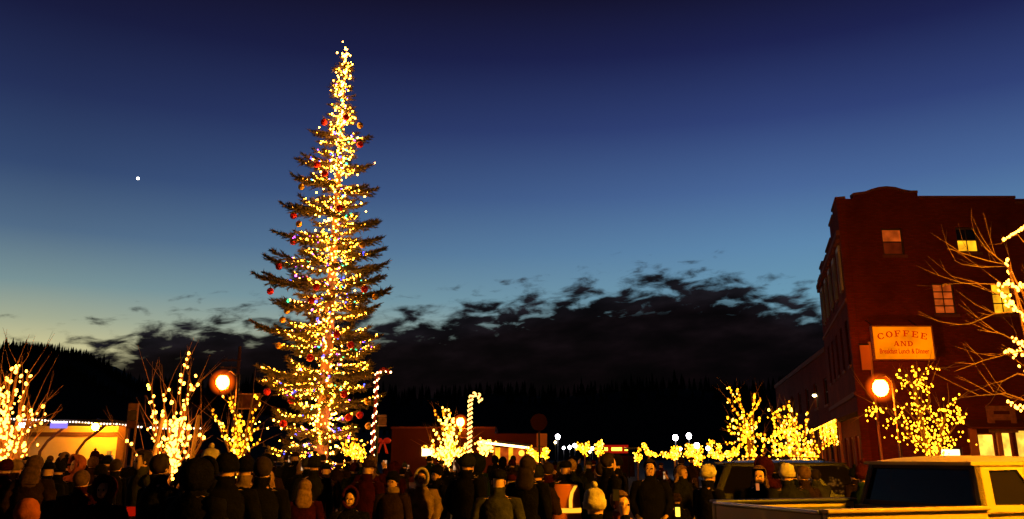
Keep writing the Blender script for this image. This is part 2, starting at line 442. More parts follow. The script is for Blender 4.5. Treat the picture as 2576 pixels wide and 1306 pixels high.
YB = 40.0
c0 = P(2145, 700, YB); x0 = c0.x
def fz(py): return P(2300, py, YB).z
Hb = fz(500)
bb = empty('brick_building', (x0, YB, 0), 'tall red brick corner building with curved parapet and lit upper windows behind the coffee sign', 'building')
O = Vector((x0, YB, 0)); U = Vector((1, 0, 0)); Nf = Vector((0, -1, 0))
FL = 19.0
def hole(px0, px1, py0, py1):
    a = P(px0, (py0 + py1) / 2, YB); b = P(px1, (py0 + py1) / 2, YB); zt = P((px0 + px1) / 2, py0, YB).z; zb = P((px0 + px1) / 2, py1, YB).z
    return (a.x - x0, b.x - x0, zb, zt)
w1 = hole(2220, 2274, 574, 641); w2 = hole(2407, 2462, 572, 634); w3 = hole(2349, 2404, 712, 790); w4 = hole(2497, 2550, 712, 790)
w5 = hole(2222, 2276, 716, 790)
w6 = (w2[0] + 4.1, w2[1] + 4.1, w2[2], w2[3]); w7 = (w4[0] + 3.6, w4[1] + 3.6, w4[2], w4[3])
shops = []
su = [XZ(2444, 2.0, YB) - x0, XZ(2468, 2.0, YB) - x0, XZ(2504, 2.0, YB) - x0, XZ(2526, 2.0, YB) - x0]
shop_holes = [(su[0] + .35, su[0] + 1.15, .5, 2.78), (su[0] + 1.4, su[0] + 1.9, .1, 2.85), (su[0] + 2.05, su[0] + 5.2, .6, 2.95), (su[0] + 5.6, su[0] + 9.2, .6, 2.95)]
door_hole = (XZ(2366, 2.0, YB) - x0, XZ(2422, 2.0, YB) - x0, .95, 2.15)
holes = [w1, w2, w3, w4, w6, w7] + shop_holes + [door_hole]
wall_grid(O, U, FL, 0, Hb, holes, .35, Nf).build('front_wall', M_BRICK, bb)
# the far side wall of the street front, running away from the camera
c1 = P(2073, 700, 54.0)
SU = Vector((c1.x - x0, 54.0 - YB, 0)); SL = SU.length; SU.normalize(); Ns = Vector((-SU.y, SU.x, 0))
def side_u(px, py=700):
    """distance along the side wall where photo column px meets it"""
    lo, hi = 0.0, SL * 1.5
    for _ in range(40):
        m_ = (lo + hi) / 2; q = O + SU * m_
        z = EYE + elev(py) * q.y
        xp = XZ(px, z, q.y)
        if q.x > xp: lo = m_
        else: hi = m_
    return lo
def side_z(u, py): return EYE + elev(py) * (O + SU * u).y
sw = []
for (pa, pb, ya, yb) in [(2146, 2162, 596, 665), (2128, 2139, 634, 694), (2109, 2119, 662, 716), (2094, 2103, 688, 738), (2080, 2087, 715, 756)]:
    ua, ub = side_u(pb, (ya + yb) / 2), side_u(pa, (ya + yb) / 2); um = (ua + ub) / 2
    sw.append((ua, ub, side_z(um, yb), side_z(um, ya)))
zt, zb_ = sw[2][3], sw[2][2]
step = SL / 5.4
sw = [(.9 + k * step, 1.65 + k * step, 9.4, 11.3) for k in range(5)]
sw2 = [(.8 + k * step, 1.85 + k * step, 5.9, 8.0) for k in range(5)]
sshop = [(.8 + k * step, 2.4 + k * step, .5, 2.7) for k in range(5)]
wall_grid(O + SU * .002 + Ns * .36, SU, SL, 0, Hb - 1.4, sw + sw2 + sshop, .35, Ns).build('side_wall', M_BRICK, bb)
# parapets
def zf(py, px): return P(px, py, YB).z
arc = [(2146, 500), (2146, 492), (2160, 490), (2176, 488), (2192, 482), (2210, 477), (2230, 475), (2252, 477), (2272, 483), (2290, 486), (2308, 486), (2309, 499)]
poly = [Vector((P(px, py, YB).x, YB, zf(py, px))) for px, py in arc]
poly[0].z = Hb; poly[-1].z = Hb
for p in poly[1:-1]: p.z = max(p.z, Hb + .08)
mb = MB(); mb.prism(poly, (0, .35, 0)); mb.build('curved_parapet', M_BRICK, bb)
mb = MB(); q = [p + Vector((0, -.05, .0)) for p in poly[1:-1]]
for a, b in zip(q, q[1:]): mb.prism([a, b, b + Vector((0, 0, .12)), a + Vector((0, 0, .12))], (0, .45, 0))
mb.build('coping', M_TRIM, bb)
xr = P(2308, 500, YB).x; xe = P(2552, 496, YB).x
mb = MB(); mb.box(((xr + xe) / 2 + .005, YB + .15, Hb + .06), (xe - xr - .02, .5, .12)); mb.box(((xe + x0 + FL) / 2, YB + .15, Hb - .2), (x0 + FL - xe, .46, .1)); mb.build('coping', M_TRIM, bb)
# stepped parapet of the side wall
mb = MB()
steps = [(0, .16, 0.0), (.16, .30, -.25), (.30, .52, -.95), (.52, .72, -1.15), (.72, .86, -.9), (.86, 1.0, -1.3)]
Oz = O + Ns * .36
for a, b, dz in steps:
    za = Hb - 1.4
    p = [Oz + SU * (a * SL) + Vector((0, 0, za)), Oz + SU * (b * SL) + Vector((0, 0, za)), Oz + SU * (b * SL) + Vector((0, 0, Hb + dz)), Oz + SU * (a * SL) + Vector((0, 0, Hb + dz))]
    mb.prism(p, -Ns * .35)
mb.build('stepped_parapet', M_BRICK, bb)
mb = MB()
for a, b, dz in steps:
    p = [Oz + Ns * .06 + SU * (a * SL - .03) + Vector((0, 0, Hb + dz + .002)), Oz + Ns * .06 + SU * (b * SL + .03) + Vector((0, 0, Hb + dz + .002)), Oz + Ns * .06 + SU * (b * SL + .03) + Vector((0, 0, Hb + dz + .11)), Oz + Ns * .06 + SU * (a * SL - .03) + Vector((0, 0, Hb + dz + .11))]
    mb.prism(p, -Ns * .47)
mb.build('coping', M_TRIM, bb)
# cornice and string course on the side wall, roof, rear wall
mb = MB()
for z, hh, pr in [(Hb - 1.75, .22, .16), (8.7, .14, .07), (4.4, .2, .1)]:
    p = [Oz + SU * .0 + Vector((0, 0, z)), Oz + SU * SL + Vector((0, 0, z)), Oz + SU * SL + Vector((0, 0, z + hh)), Oz + Vector((0, 0, z + hh))]
    mb.prism([v + Ns * pr for v in p], -Ns * (pr - .003))
for k in range(16):
    u = .5 + k * (SL - 1) / 15; p = Oz + SU * u + Vector((0, 0, Hb - 1.95)) + Ns * .07
    mb.box(p, (.14, .2, .19), rz=math.atan2(SU.y, SU.x))
mb.build('cornice', M_TRIM, bb)
mb = MB(); a = O + SU * (SL - .1) + Vector((0, 0, 0)); b = Vector((x0 + FL, 54, 0))
mb.add([(x0 + .1, YB + .35, Hb - 1.2), (x0 + FL, YB + .35, Hb - 1.2), (x0 + FL, 54, Hb - 1.2), (a.x + .1, 54, Hb - 1.2)], [(0, 1, 2, 3)]); mb.build('roof', M_ROOF, bb)
mb = MB(); mb.prism([Vector((a.x, 54.4, 0)), Vector((x0 + FL, 54.4, 0)), Vector((x0 + FL, 54.4, Hb - .9)), Vector((a.x, 54.4, Hb - .9))], (0, .3, 0)); mb.build('rear_wall', M_BRICK, bb)
mb = MB(); mb.prism([Vector((x0 + FL - .3, YB + .36, 0)), Vector((x0 + FL - .3, 54.39, 0)), Vector((x0 + FL - .3, 54.39, Hb - .9)), Vector((x0 + FL - .3, YB + .36, Hb - .9))], (.3, 0, 0)); mb.build('rear_wall', M_BRICK, bb)
# back of the openings: rooms
mb = MB(); mb.add([(x0 + .6, YB + 2.4, .05), (x0 + FL - .6, YB + 2.4, .05), (x0 + FL - .6, YB + 2.4, Hb - 1.3), (x0 + .6, YB + 2.4, Hb - 1.3)], [(0, 1, 2, 3)])
mb.build('inner_wall', mat('plaster_inside', (.4, .3, .2), .9), bb)
window(bb, O, U, Nf, w1, 1, 2, [L_DIM, L_ORG], M_WFRAME)
window(bb, O, U, Nf, w2, 2, 2, [L_YEL, M_GLASS], M_WFRAME)
window(bb, O, U, Nf, w3, 2, 4, L_ORG, M_WFRAME)
window(bb, O, U, Nf, w4, 2, 3, L_YEL, M_WFRAME)
window(bb, O, U, Nf, w6, 2, 2, M_GLASS, M_WFRAME); window(bb, O, U, Nf, w7, 2, 3, L_ORG, M_WFRAME)
for h in sw:
    f_ = window(bb, Oz, SU, Ns, h, 1, 2, M_GLASS, M_WFRAMEL); mb = MB()
    for a_, b_, c_, d_ in ((h[0] - .12, h[0], h[2], h[3]), (h[1], h[1] + .12, h[2], h[3]), (h[0] - .18, h[1] + .18, h[3], h[3] + .22)):
        mb.prism([Oz + Ns * .09 + SU * u_ + Vector((0, 0, z_)) for u_, z_ in ((a_, c_), (b_, c_), (b_, d_), (a_, d_))], -Ns * .087)
    mb.build('surround', M_WFRAMEL, f_)
for h in sw2: window(bb, Oz, SU, Ns, h, 1, 2, M_GLASS, M_WFRAME)
for k, h in enumerate(sshop): window(bb, Oz, SU, Ns, h, 2, 1, [L_ORG, M_GLASS, L_DIM, L_ORG, M_GLASS][k], mat('door_paint', (.3, .08, .04), .6), sill=False, name='shop_window')
for k, h in enumerate(shop_holes): window(bb, O, U, Nf, h, [1, 1, 3, 3][k], 1, L_SHOP, mat('door_paint', (.3, .08, .04), .6), sill=False, name='shop_window' if k != 1 else 'shop_door')
window(bb, O, U, Nf, door_hole, 1, 1, G_YEL if False else glow('bright_sign_light', (1, .8, .35), 3.2), M_WFRAME, sill=False, name='shop_window')
# pale pilasters beside the shop window
for u, w in [(su[0] - .05, .34), (su[0] + 1.17, .2), (su[0] + 5.25, .3)]:
    mb = MB(); mb.box((x0 + u + w / 2, YB - .06, 1.5), (w, .12, 2.96)); mb.build('pilaster', mat('shop_paint', (.5, .2, .1), .7), bb)
mb = MB(); mb.prism([Vector((x0 + su[0] - .3, YB - .01, 3.35)), Vector((x0 + su[0] - .3, YB - .9, 3.02)), Vector((x0 + su[0] - .3, YB - .9, 2.93)), Vector((x0 + su[0] - .3, YB - .01, 3.2))], (9.6, 0, 0))
mb.build('shop_canopy', mat('canopy_canvas', (.16, .05, .03), .9), bb)

# awning along the side street with icicle lights
aw_ = empty('street_awning', tuple(O + SU * 1 + Ns * 1), 'long awning over the side street shop fronts with icicle lights along its edge', 'awning')
A0 = Oz + SU * .2; A1 = Oz + SU * (SL + 4)
mb = MB(); mb.prism([A0 + Ns * .02 + Vector((0, 0, 3.75)), A0 + Ns * .9 + Vector((0, 0, 3.42)), A0 + Ns * .9 + Vector((0, 0, 3.3)), A0 + Ns * .02 + Vector((0, 0, 3.55))], SU * (SL + 3.8)); mb.build('awning_roof', M_ROOF, aw_)
for k in range(6):
    p = A0 + Ns * .8 + SU * (.3 + k * (SL + 3) / 5)
    mb = MB(); mb.tube([Vector((p.x, p.y, .13)), Vector((p.x, p.y, 3.3))], .07, 8); mb.build('post', mat('awning_post', (.28, .12, .07), .7), aw_)

# bulb strings ---------------------------------------------------------
def bulb_mesh(name, m, r, seg=6, rings=4, tall=1.25):
    mb = MB(); mb.ball((0, 0, 0), r, seg, rings, (1, 1, tall)); return mb.mesh(name, m, smooth=True)
def bulbs(root, pts, me, name='bulb', limit=300, order=None):
    """every bulb its own part up to the limit, the rest joined"""
    pts = list(pts); random.shuffle(pts)
    if order: pts.sort(key=order)
    base = wloc(root)
    for p in pts[:limit]:
        o = bpy.data.objects.new(name, me); col.objects.link(o); o.location = Vector(p) - base; o.parent = root
        o.rotation_euler = (random.uniform(-.6, .6), random.uniform(-.6, .6), 0); q_ = random.uniform(.65, 1.25); o.scale = (q_, q_, q_)
    if len(pts) > limit: bulb_mass(root, pts[limit:], me)
def bulb_mass(root, pts, me, name='small_bulbs'):
    base = wloc(root); vs = []; fs = []
    mv = [v.co.copy() for v in me.vertices]; mf = [tuple(p.vertices) for p in me.polygons]
    for p in pts:
        n = len(vs); d_ = Vector(p) - base
        q_ = random.uniform(.6, 1.3); vs.extend((v * q_ + d_)[:] for v in mv); fs.extend(tuple(i + n for i in f) for f in mf)
    m2 = bpy.data.meshes.new(name); m2.from_pydata(vs, [], fs); m2.materials.append(me.materials[0])
    if me.materials[0] in (G_YEL, G_BLAZE):
        m2.materials.append(G_AMB); m2.materials.append(G_HOT); nf = len(mf); mi = []
        for _ in pts: mi += [random.choice((0, 0, 0, 1, 1, 2))] * nf
        m2.polygons.foreach_set('material_index', mi)
    o = link_mesh(name, m2, root); return tag(o, kind='stuff')
B_NEAR = bulb_mesh('near_bulb', G_WARM, .022)
B_MID = bulb_mesh('mid_bulb', G_YEL, .045)
B_TREE = bulb_mesh('tree_bulb', G_TREE, .030)
B_ICE = bulb_mesh('icicle_bulb', G_YEL, .035)

ic = empty('icicle_lights', tuple(A0 + Ns * .95 + Vector((0, 0, 3.35))), 'warm icicle lights hanging in uneven drops from the awning edge on the side street', 'string lights')
pts = []; Le = SL + 3.6
u = 0.0
while u < Le:
    base = A0 + Ns * .97 + SU * u
    pts.append(base + Vector((0, 0, 3.37)))
    dens = 1 if (.2 < u < 3.2 or 4.2 < u < 7.5 or 9 < u < 10.5) else 0
    if dens and random.random() < .8:
        for j in range(random.randint(2, 10)): pts.append(base + Vector((random.uniform(-.03, .03), random.uniform(-.03, .03), 3.3 - .11 * j)))
    u += .13
bulb_mass(ic, pts, B_ICE)
mb = MB(); mb.tube([A0 + Ns * .94 + SU * .1 + Vector((0, 0, 3.40)), A0 + Ns * .94 + SU * Le + Vector((0, 0, 3.40))], .012, 5); mb.build('wire', M_WIRE, ic)

# lower row of buildings further down the street
Q0 = O + SU * (SL + .05) + Ns * .3; Q1 = Vector((24.9, 84, 0)); QU = (Q1 - Q0); QL = QU.length; QU.normalize(); Qn = Vector((-QU.y, QU.x, 0))
rb = empty('row_building', tuple(Q0), 'low dark brick row building continuing down the street beyond the tall corner building', 'building')
rh = [(.8 + k * 4.2, 2.2 + k * 4.2, 4.9, 6.5) for k in range(7)] + [(.8 + k * 4.2, 3.6 + k * 4.2, .5, 2.7) for k in range(7)]
wall_grid(Q0, QU, QL, 0, 8.0, rh, .3, Qn).build('street_wall', M_BRICK, rb)
for k, h in enumerate(rh): window(rb, Q0, QU, Qn, h, 2, 2, (M_GLASS if k < 7 else [L_DIM, M_GLASS, L_ORG][k % 3]), M_WFRAME, sill=k < 7)
mb = MB(); mb.prism([Q0 + Vector((0, 0, 8.0)) + Qn * .12, Q1 + Vector((0, 0, 8.0)) + Qn * .12, Q1 + Vector((0, 0, 8.3)) + Qn * .12, Q0 + Vector((0, 0, 8.3)) + Qn * .12], -Qn * .5); mb.build('coping', M_TRIM, rb)
mb = MB(); mb.prism([Q1 + Vector((0, 0, 0)) - QU * .01, Q1 + Vector((12, -2, 0)), Q1 + Vector((12, -2, 8)), Q1 + Vector((0, 0, 8)) - QU * .01], QU * .3); mb.build('end_wall', M_BRICK, rb)
mb = MB(); mb.add([Q0 + Vector((.2, .2, 7.9)), Q0 + Vector((14, 1, 7.9)), Q1 + Vector((12, -2, 7.9)), Q1 + Vector((.2, 0, 7.9))], [(0, 1, 2, 3)]); mb.build('roof', M_ROOF, rb)

# ------------------------------------------------------------------ hanging sign: COFFEE AND
YS = 38.6
def sp_(px, py): return P(px, py, YS)
s00, s10 = sp_(2191, 824), sp_(2341, 820); s01, s11 = sp_(2206, 905), sp_(2352, 902)
sx0 = (s00.x + s01.x) / 2; sx1 = (s10.x + s11.x) / 2; sz1 = (s00.z + s10.z) / 2; sz0 = (s01.z + s11.z) / 2
SW, SH = sx1 - sx0, sz1 - sz0
sg = empty('coffee_sign', (sx0, YS, sz0), 'pale rectangular sign reading COFFEE AND in red serif letters on the brick building', 'sign')
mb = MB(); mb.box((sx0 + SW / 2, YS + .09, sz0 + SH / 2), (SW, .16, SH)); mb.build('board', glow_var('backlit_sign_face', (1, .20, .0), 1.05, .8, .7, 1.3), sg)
mb = MB(); t_ = .05
for c, s_ in [((sx0 + SW / 2, YS + .08, sz1 + .025), (SW + .1, .2, .05)), ((sx0 + SW / 2, YS + .08, sz0 - .025), (SW + .1, .2, .05)), ((sx0 - .025, YS + .08, sz0 + SH / 2), (.05, .2, SH)), ((sx1 + .025, YS + .08, sz0 + SH / 2), (.05, .2, SH))]: mb.box(c, s_)
mb.build('frame', mat('sign_frame_paint', (.35, .12, .06), .6), sg)
for x in (sx0 + .3, sx1 - .3):
    for za, zb2 in ((sz1 - .1, sz1 + .5), (sz0 + .15, sz0 + .15)):
        mb = MB(); mb.tube([Vector((x, YS + .17, za)), Vector((x, YB, zb2))], .025, 6); mb.build('bracket', M_DARKMETAL, sg)
M_LET = glow('backlit_red_letters', (1, .012, 0), .62)
def slab_letter(ch):
    """slab-serif capitals as polygons in a 0..1 cell"""
    q = []; T, t_ = .20, .10
    def rect(a, b, c, d_): q.append([(a, b), (c, b), (c, d_), (a, d_)])
    def arcs(cx, cy, rx, ry, a0, a1, w0, w1, n=14):
        for i in range(n):
            A, B = R(a0 + (a1 - a0) * i / n), R(a0 + (a1 - a0) * (i + 1) / n)
            def ww(a): return w0 + (w1 - w0) * abs(math.cos(a))
            pA, pB = (math.cos(A), math.sin(A)), (math.cos(B), math.sin(B))
            q.append([(cx + rx * pA[0], cy + ry * pA[1]), (cx + rx * pB[0], cy + ry * pB[1]), (cx + (rx - ww(B)) * pB[0], cy + (ry - ww(B)) * pB[1]), (cx + (rx - ww(A)) * pA[0], cy + (ry - ww(A)) * pA[1])])
    if ch == 'O': arcs(.5, .5, .5, .52, 0, 360, .09, .21, 24)
    if ch == 'C': arcs(.52, .5, .52, .52, 45, 315, .09, .21, 20); rect(.84, .62, .92, .95); rect(.84, .05, .9, .3)
    if ch in 'FE':
        rect(.14, 0, .14 + T, 1); rect(0, .9, .92, 1); rect(.34, .46, .66, .56); rect(.60, .36, .68, .66); rect(.82, .68, .92, .9)
        if ch == 'F': rect(0, 0, .5, .1)
        else: rect(0, 0, .95, .1); rect(.85, .1, .95, .34)
    if ch == 'D': rect(.12, .0, .32, 1); rect(0, .9, .45, 1); rect(0, 0, .45, .1); arcs(.42, .5, .52, .5, -90, 90, .1, .21, 16)
    if ch == 'N': rect(.1, 0, .2, 1); rect(.82, 0, .92, 1); rect(0, 0, .34, .09); rect(.68, .91, 1.05, 1); rect(0, .91, .2, 1); q.append([(.12, 1), (.34, 1), (.92, 0), (.72, 0)])
    if ch == 'A': q.append([(.06, 0), (.16, 0), (.52, .98), (.44, 1.0)]); q.append([(.70, 0), (.95, 0), (.60, 1.0), (.42, 1.0)]); rect(.26, .28, .74, .37); rect(-.04, 0, .3, .08); rect(.58, 0, 1.06, .08)
    return q
def put_letter(ch, x, z, w, h, rot=0):
    mb = MB()
    for pl in slab_letter(ch):
        pp_ = []
        for a, b in pl:
            X0, Z0 = (a - .5) * w, b * h
            pp_.append(Vector((x + w / 2 + X0 * math.cos(rot) - Z0 * math.sin(rot), YS + .008 - .012, z + X0 * math.sin(rot) + Z0 * math.cos(rot))))
        mb.prism(pp_, (0, .012, 0))
    mb.build('letter', M_LET, sg)
cw = SW / 7.6
for i, ch in enumerate('COFFEE'):
    k = (i - 2.5) / 2.5
    put_letter(ch, sx0 + SW * .085 + i * SW * .142, sz0 + SH * (.70 - .085 * k * k), cw * .86, SH * .185, -.22 * k)
for i, ch in enumerate('AND'): put_letter(ch, sx0 + SW * .335 + i * SW * .118, sz0 + SH * .40, cw * .72, SH * .155)
fd = bpy.data.curves.new('small_line', 'FONT'); fd.body = 'Breakfast Lunch & Dinner'; fd.size = 1; fd.extrude = .004; fd.offset = .012; fd.resolution_u = 3
fo = bpy.data.objects.new('tmp', fd); col.objects.link(fo); bpy.context.view_layer.update()
me = bpy.data.meshes.new_from_object(fo.evaluated_get(bpy.context.evaluated_depsgraph_get())); bpy.data.objects.remove(fo)
wd = max(v.co.x for v in me.vertices); k = SW * .84 / wd
me.transform(Matrix.Translation((SW * .08, -.006, SH * .17)) @ Matrix.Rotation(R(90), 4, 'X') @ Matrix.Diagonal((k, k * 1.5, 1, 1)))
me.materials.append(M_LET); link_mesh('small_lettering', me, sg)

# ------------------------------------------------------------------ street lamps
def halo_shell():  # glowing see-through shell added to draw a halo round sodium lamps
    if 'halo_shell' in MATS: return MATS['halo_shell']
    m = bpy.data.materials.new('halo_shell'); m.use_nodes = True; t = m.node_tree; t.nodes.clear()
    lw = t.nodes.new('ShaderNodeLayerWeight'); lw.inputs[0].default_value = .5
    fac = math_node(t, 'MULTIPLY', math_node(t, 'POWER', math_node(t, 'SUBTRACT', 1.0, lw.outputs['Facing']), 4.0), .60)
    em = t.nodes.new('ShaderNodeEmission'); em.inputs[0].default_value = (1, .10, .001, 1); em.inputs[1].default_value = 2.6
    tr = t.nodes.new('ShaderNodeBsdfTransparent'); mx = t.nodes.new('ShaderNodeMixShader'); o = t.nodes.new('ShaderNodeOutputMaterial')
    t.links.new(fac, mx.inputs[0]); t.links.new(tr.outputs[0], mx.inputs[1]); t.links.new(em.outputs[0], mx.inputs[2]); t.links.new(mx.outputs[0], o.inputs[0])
    MATS['halo_shell'] = m; return m
def street_lamp(px, py, Y, label, gm, gr=.22, arm=0.0, banner=None, shade=True, group='street lamps', lean=None):
    c = P(px, py, Y); root = empty('street_lamp', (c.x + arm, Y, 0), label, 'street lamp', group)
    mb = MB(); b = Vector((c.x + arm, Y, 0)); top = c.z - gr * (.9 if arm == 0 else -1.2)
    mb.tube([b, b + Vector((0, 0, .25)), b + Vector((0, 0, .3)), b + Vector((0, 0, top))], [.13, .12, .065, .05], 10); mb.build('post', M_DARKMETAL, root, smooth=True)
    if arm:
        mb = MB(); mb.tube([b + Vector((0, 0, top - .1)), b + Vector((-arm * .5, 0, top + .12)), b + Vector((-arm, 0, c.z + gr * 1.5)), b + Vector((-arm, 0, c.z + gr * 1.02))], .03, 8); mb.build('arm', M_DARKMETAL, root, smooth=True)
    mb = MB(); mb.ball(c, gr, 12, 9, (1, 1, 1.12)); g = mb.build('globe', gm, root, smooth=True)
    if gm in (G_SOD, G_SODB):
        mb = MB(); mb.ball(c, gr * 2.1, 28, 18); mb.build('halo_shell', halo_shell(), g, smooth=True)  # added halo, not a part of the lamp
    if shade:
        mb = MB(); z = c.z + gr * 1.13
        mb.loft([[Vector((c.x + r * math.cos(a * math.pi / 5), c.y + r * math.sin(a * math.pi / 5), zz)) for a in range(10)] for r, zz in [(gr * .75, z - gr * .14), (gr * .8, z), (gr * .3, z + gr * .3), (gr * .05, z + gr * .55)]])
        mb.build('cap', M_DARKMETAL, g)
    if banner:
        x1_, z1_, w_, h_, m_ = banner
        mb = MB(); x = b.x + .06
        mb.box((x + w_ / 2, Y, z1_ - h_ / 2), (w_, .02, h_)); mb.build('banner', m_, root)
        for z in (z1_ + .03, z1_ - h_ - .03):
            mb = MB(); mb.tube([(x - .05, Y, z), (x + w_ + .03, Y, z)], .03, 6); mb.build('banner_rod', mat('banner_rod_paint', (.4, .2, .12), .6), root)
    return root
M_BAN = mat('banner_cloth', (.12, .05, .035), .9, var=.5, vscale=5)
M_SGN = mat('dim_sign_paint', (.30, .14, .09), .8, var=.3, vscale=6)
street_lamp(560, 962, 30, 'glowing orange street lamp with dark banner behind the small lit bush tree', G_SOD, .22, arm=.52, banner=(0, P(600, 994, 30).z, .72, .42, M_BAN))
street_lamp(2215, 976, 32, 'brightest orange street lamp in front of the brick building under the coffee sign', G_SODB, .27, arm=.45)
street_lamp(1158, 1062, 58, 'small orange street lamp beside the striped candy cane pole', G_SOD, .25, arm=-.0, banner=(0, P(1170, 1080, 58).z, .8, .5, M_BAN))
# the lamp just outside the frame on the pavement to the right
street_lamp(3673, 92, 5.2, 'orange street lamp on the pavement beside the pickup truck, out of frame to the right', glow('near_sodium_light', (1, .38, .004), 2700), .24)
for k, (px, py, r, Y, gm) in enumerate([(1403, 1099, 7, 100, G_FAR), (1699, 1101, 8, 90, G_FAR), (1733, 1097, 8, 88, G_FAR), (1753, 1121, 8, 95, G_FAR), (1418, 1127, 4, 150, G_FAR), (1433, 1125, 5, 140, G_FAR), (1446, 1121, 5.5, 130, G_FAR),
        (1490, 1128, 4.5, 140, G_FAR), (1711, 1129, 5, 130, G_FAR), (1781, 1128, 6, 105, G_FAR), (1397, 1113, 4, 105, G_FARW), (1484, 1137, 3.5, 120, G_FARW), (1309, 1113, 5, 64, G_FAR), (2215, 1113, 6, 60, G_FARW)]):
    names = ['tallest white street lamp left of the far lit trees', 'left of two white street lamps standing close together far down the street', 'right of two white street lamps standing close together far down the street', 'white street lamp shining through the far lit tree',
             'lowest small white lamp in the far row of three', 'middle small white lamp in the far row of three', 'highest small white lamp in the far row of three', 'small white lamp between the two far yellow trees', 'white lamp behind the low yellow lit shrub', 'white lamp with orange glow left of the big spiky lit tree',
             'yellow lamp just below the tallest white lamp', 'warm low lamp under the small far yellow tree', 'white lamp above the lit canopy strip of the low shop', 'warm lamp under the awning beside the side street shops']
    street_lamp(px, py, Y, names[k], gm, r * .8 / 2200 * Y, shade=False, group='distant street lamps')
# utility pole behind the left lamp
up_ = P(604, 872, 62); ur = empty('utility_pole', (up_.x, 62, 0), 'dark wooden utility pole with short crossarms behind the left orange lamp', 'utility pole')
mb = MB(); mb.tube([(up_.x, 62, 0), (up_.x, 62, up_.z)], [.18, .11], 8); mb.build('pole', M_BARK, ur)
for dz in (1.0, 1.5):
    mb = MB(); mb.box((up_.x - .5, 61.8, up_.z - dz), (1.4, .12, .1)); mb.build('crossarm', mat('crossarm_wood', (.28, .16, .1), .8), ur)
for dx in (-1.0, -.4, .1):
    mb = MB(); mb.ball((up_.x + dx, 61.8, up_.z - .9), .06, 6, 5); mb.build('insulator', M_TRIM, ur)

# wall lamps and brackets on the brick building
def wall_lamp(px, py, Y, r, gm, label, arm=.5):
    c = P(px, py, Y); rt = empty('wall_lamp', (c.x, Y, c.z), label, 'wall lamp')
    mb = MB(); mb.ball(c, r, 8, 6, (1.2, 1, .8)); mb.build('bulb', gm, rt, smooth=True)
    mb = MB(); mb.tube([c + Vector((0, 0, r * .7)), c + Vector((0, arm * .4, r + .15)), c + Vector((0, arm, .05))], .025, 6); mb.build('bracket', M_DARKMETAL, rt)
    mb = MB(); mb.loft([[Vector((c.x + q_ * math.cos(a * math.pi / 4), c.y + q_ * math.sin(a * math.pi / 4), c.z + zz)) for a in range(8)] for q_, zz in [(r * 1.5, r * .55), (r * .5, r * 1.1), (.02, r * 1.4)]]); mb.build('shade', M_DARKMETAL, rt)
wall_lamp(2136, 884, 44, .12, glow('wall_lamp_light', (1, .42, .06), 45), 'round orange wall lamp on the side wall left of the coffee sign')
wall_lamp(2158, 876, 42, .10, glow('wall_lamp_small_light', (1, .40, .05), 4), 'small yellow wall lamp between the round wall lamp and the coffee sign')
wall_lamp(2088, 861, 58, .07, G_CORE, 'tiny lamp high on the roof edge of the row building')
wall_lamp(2049, 995, 60, .13, G_FARW, 'larger of two low flat lamps on the row building wall')
wall_lamp(2067, 988, 58, .09, G_FARW, 'smaller of two low flat lamps on the row building wall')
# banner with two poles left of the sign
bq = P(2180, 880, 39.2)
bn = empty('pole_banner', (bq.x, 39.2, 0), 'orange lit banner on a thin pole just left of the coffee sign', 'banner')
mb = MB(); mb.tube([(bq.x + .15, 39.2, .1), (bq.x + .15, 39.2, bq.z + .35)], .06, 8); mb.build('pole', mat('banner_pole_paint', (.45, .2, .1), .5), bn)
mb = MB(); mb.box((bq.x - .1, 39.15, bq.z - .35), (.42, .03, 1.1)); mb.build('cloth', mat('banner_cloth_light', (.6, .25, .12), .8), bn)
mb = MB(); mb.tube([(bq.x - .35, 39.18, bq.z + .24), (bq.x + .2, 39.18, bq.z + .24)], .03, 6); mb.build('rod', M_DARKMETAL, bn)
# flat sign panel right of the lamp tree
q = P(2555, 1052, 38.5); sgn = empty('wall_sign', (q.x, 38.5, q.z), 'dim orange wall sign with dark lettering block above the bright shop window', 'sign')
mb = MB(); mb.box((q.x, 39.6, q.z), (1.25, .1, 1.15)); mb.build('board', M_SGN, sgn)
for dz in (.28, -.12):
    mb = MB(); mb.box((q.x, 39.535, q.z + dz), (.7, .02, .14)); mb.build('print', mat('sign_dark_print', (.08, .02, .015), .7), sgn)
mb = MB(); mb.box((q.x, 39.83, q.z), (.5, .35, .1)); mb.build('bracket', M_DARKMETAL, sgn)

# ------------------------------------------------------------------ left pavilion
YP = 36.0
pv = empty('market_pavilion', (P(190, 1150, YP).x, YP, 0), 'low pale market building lit yellow by one wall lamp behind the left crowd', 'building')
xa, xb = XZ(-160, 1.7, YP), XZ(292, 1.7, YP)
zr = P(190, 1068, YP - 1.5).z
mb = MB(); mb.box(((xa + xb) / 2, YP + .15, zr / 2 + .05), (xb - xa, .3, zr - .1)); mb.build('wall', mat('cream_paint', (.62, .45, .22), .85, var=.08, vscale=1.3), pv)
mb = MB(); mb.box(((xa + xb) / 2 - .1, YP + .6, zr + .12), (xb - xa + .6, 4.2, .14)); mb.build('roof', M_ROOF, pv)
mb = MB(); mb.box(((xa + xb) / 2, YP - .05, P(200, 1093, YP).z), (xb - xa, .1, .17)); mb.build('beam', mat('brown_beam', (.12, .05, .03), .8), pv)
xl = XZ(88, 1.7, YP - 1.3)
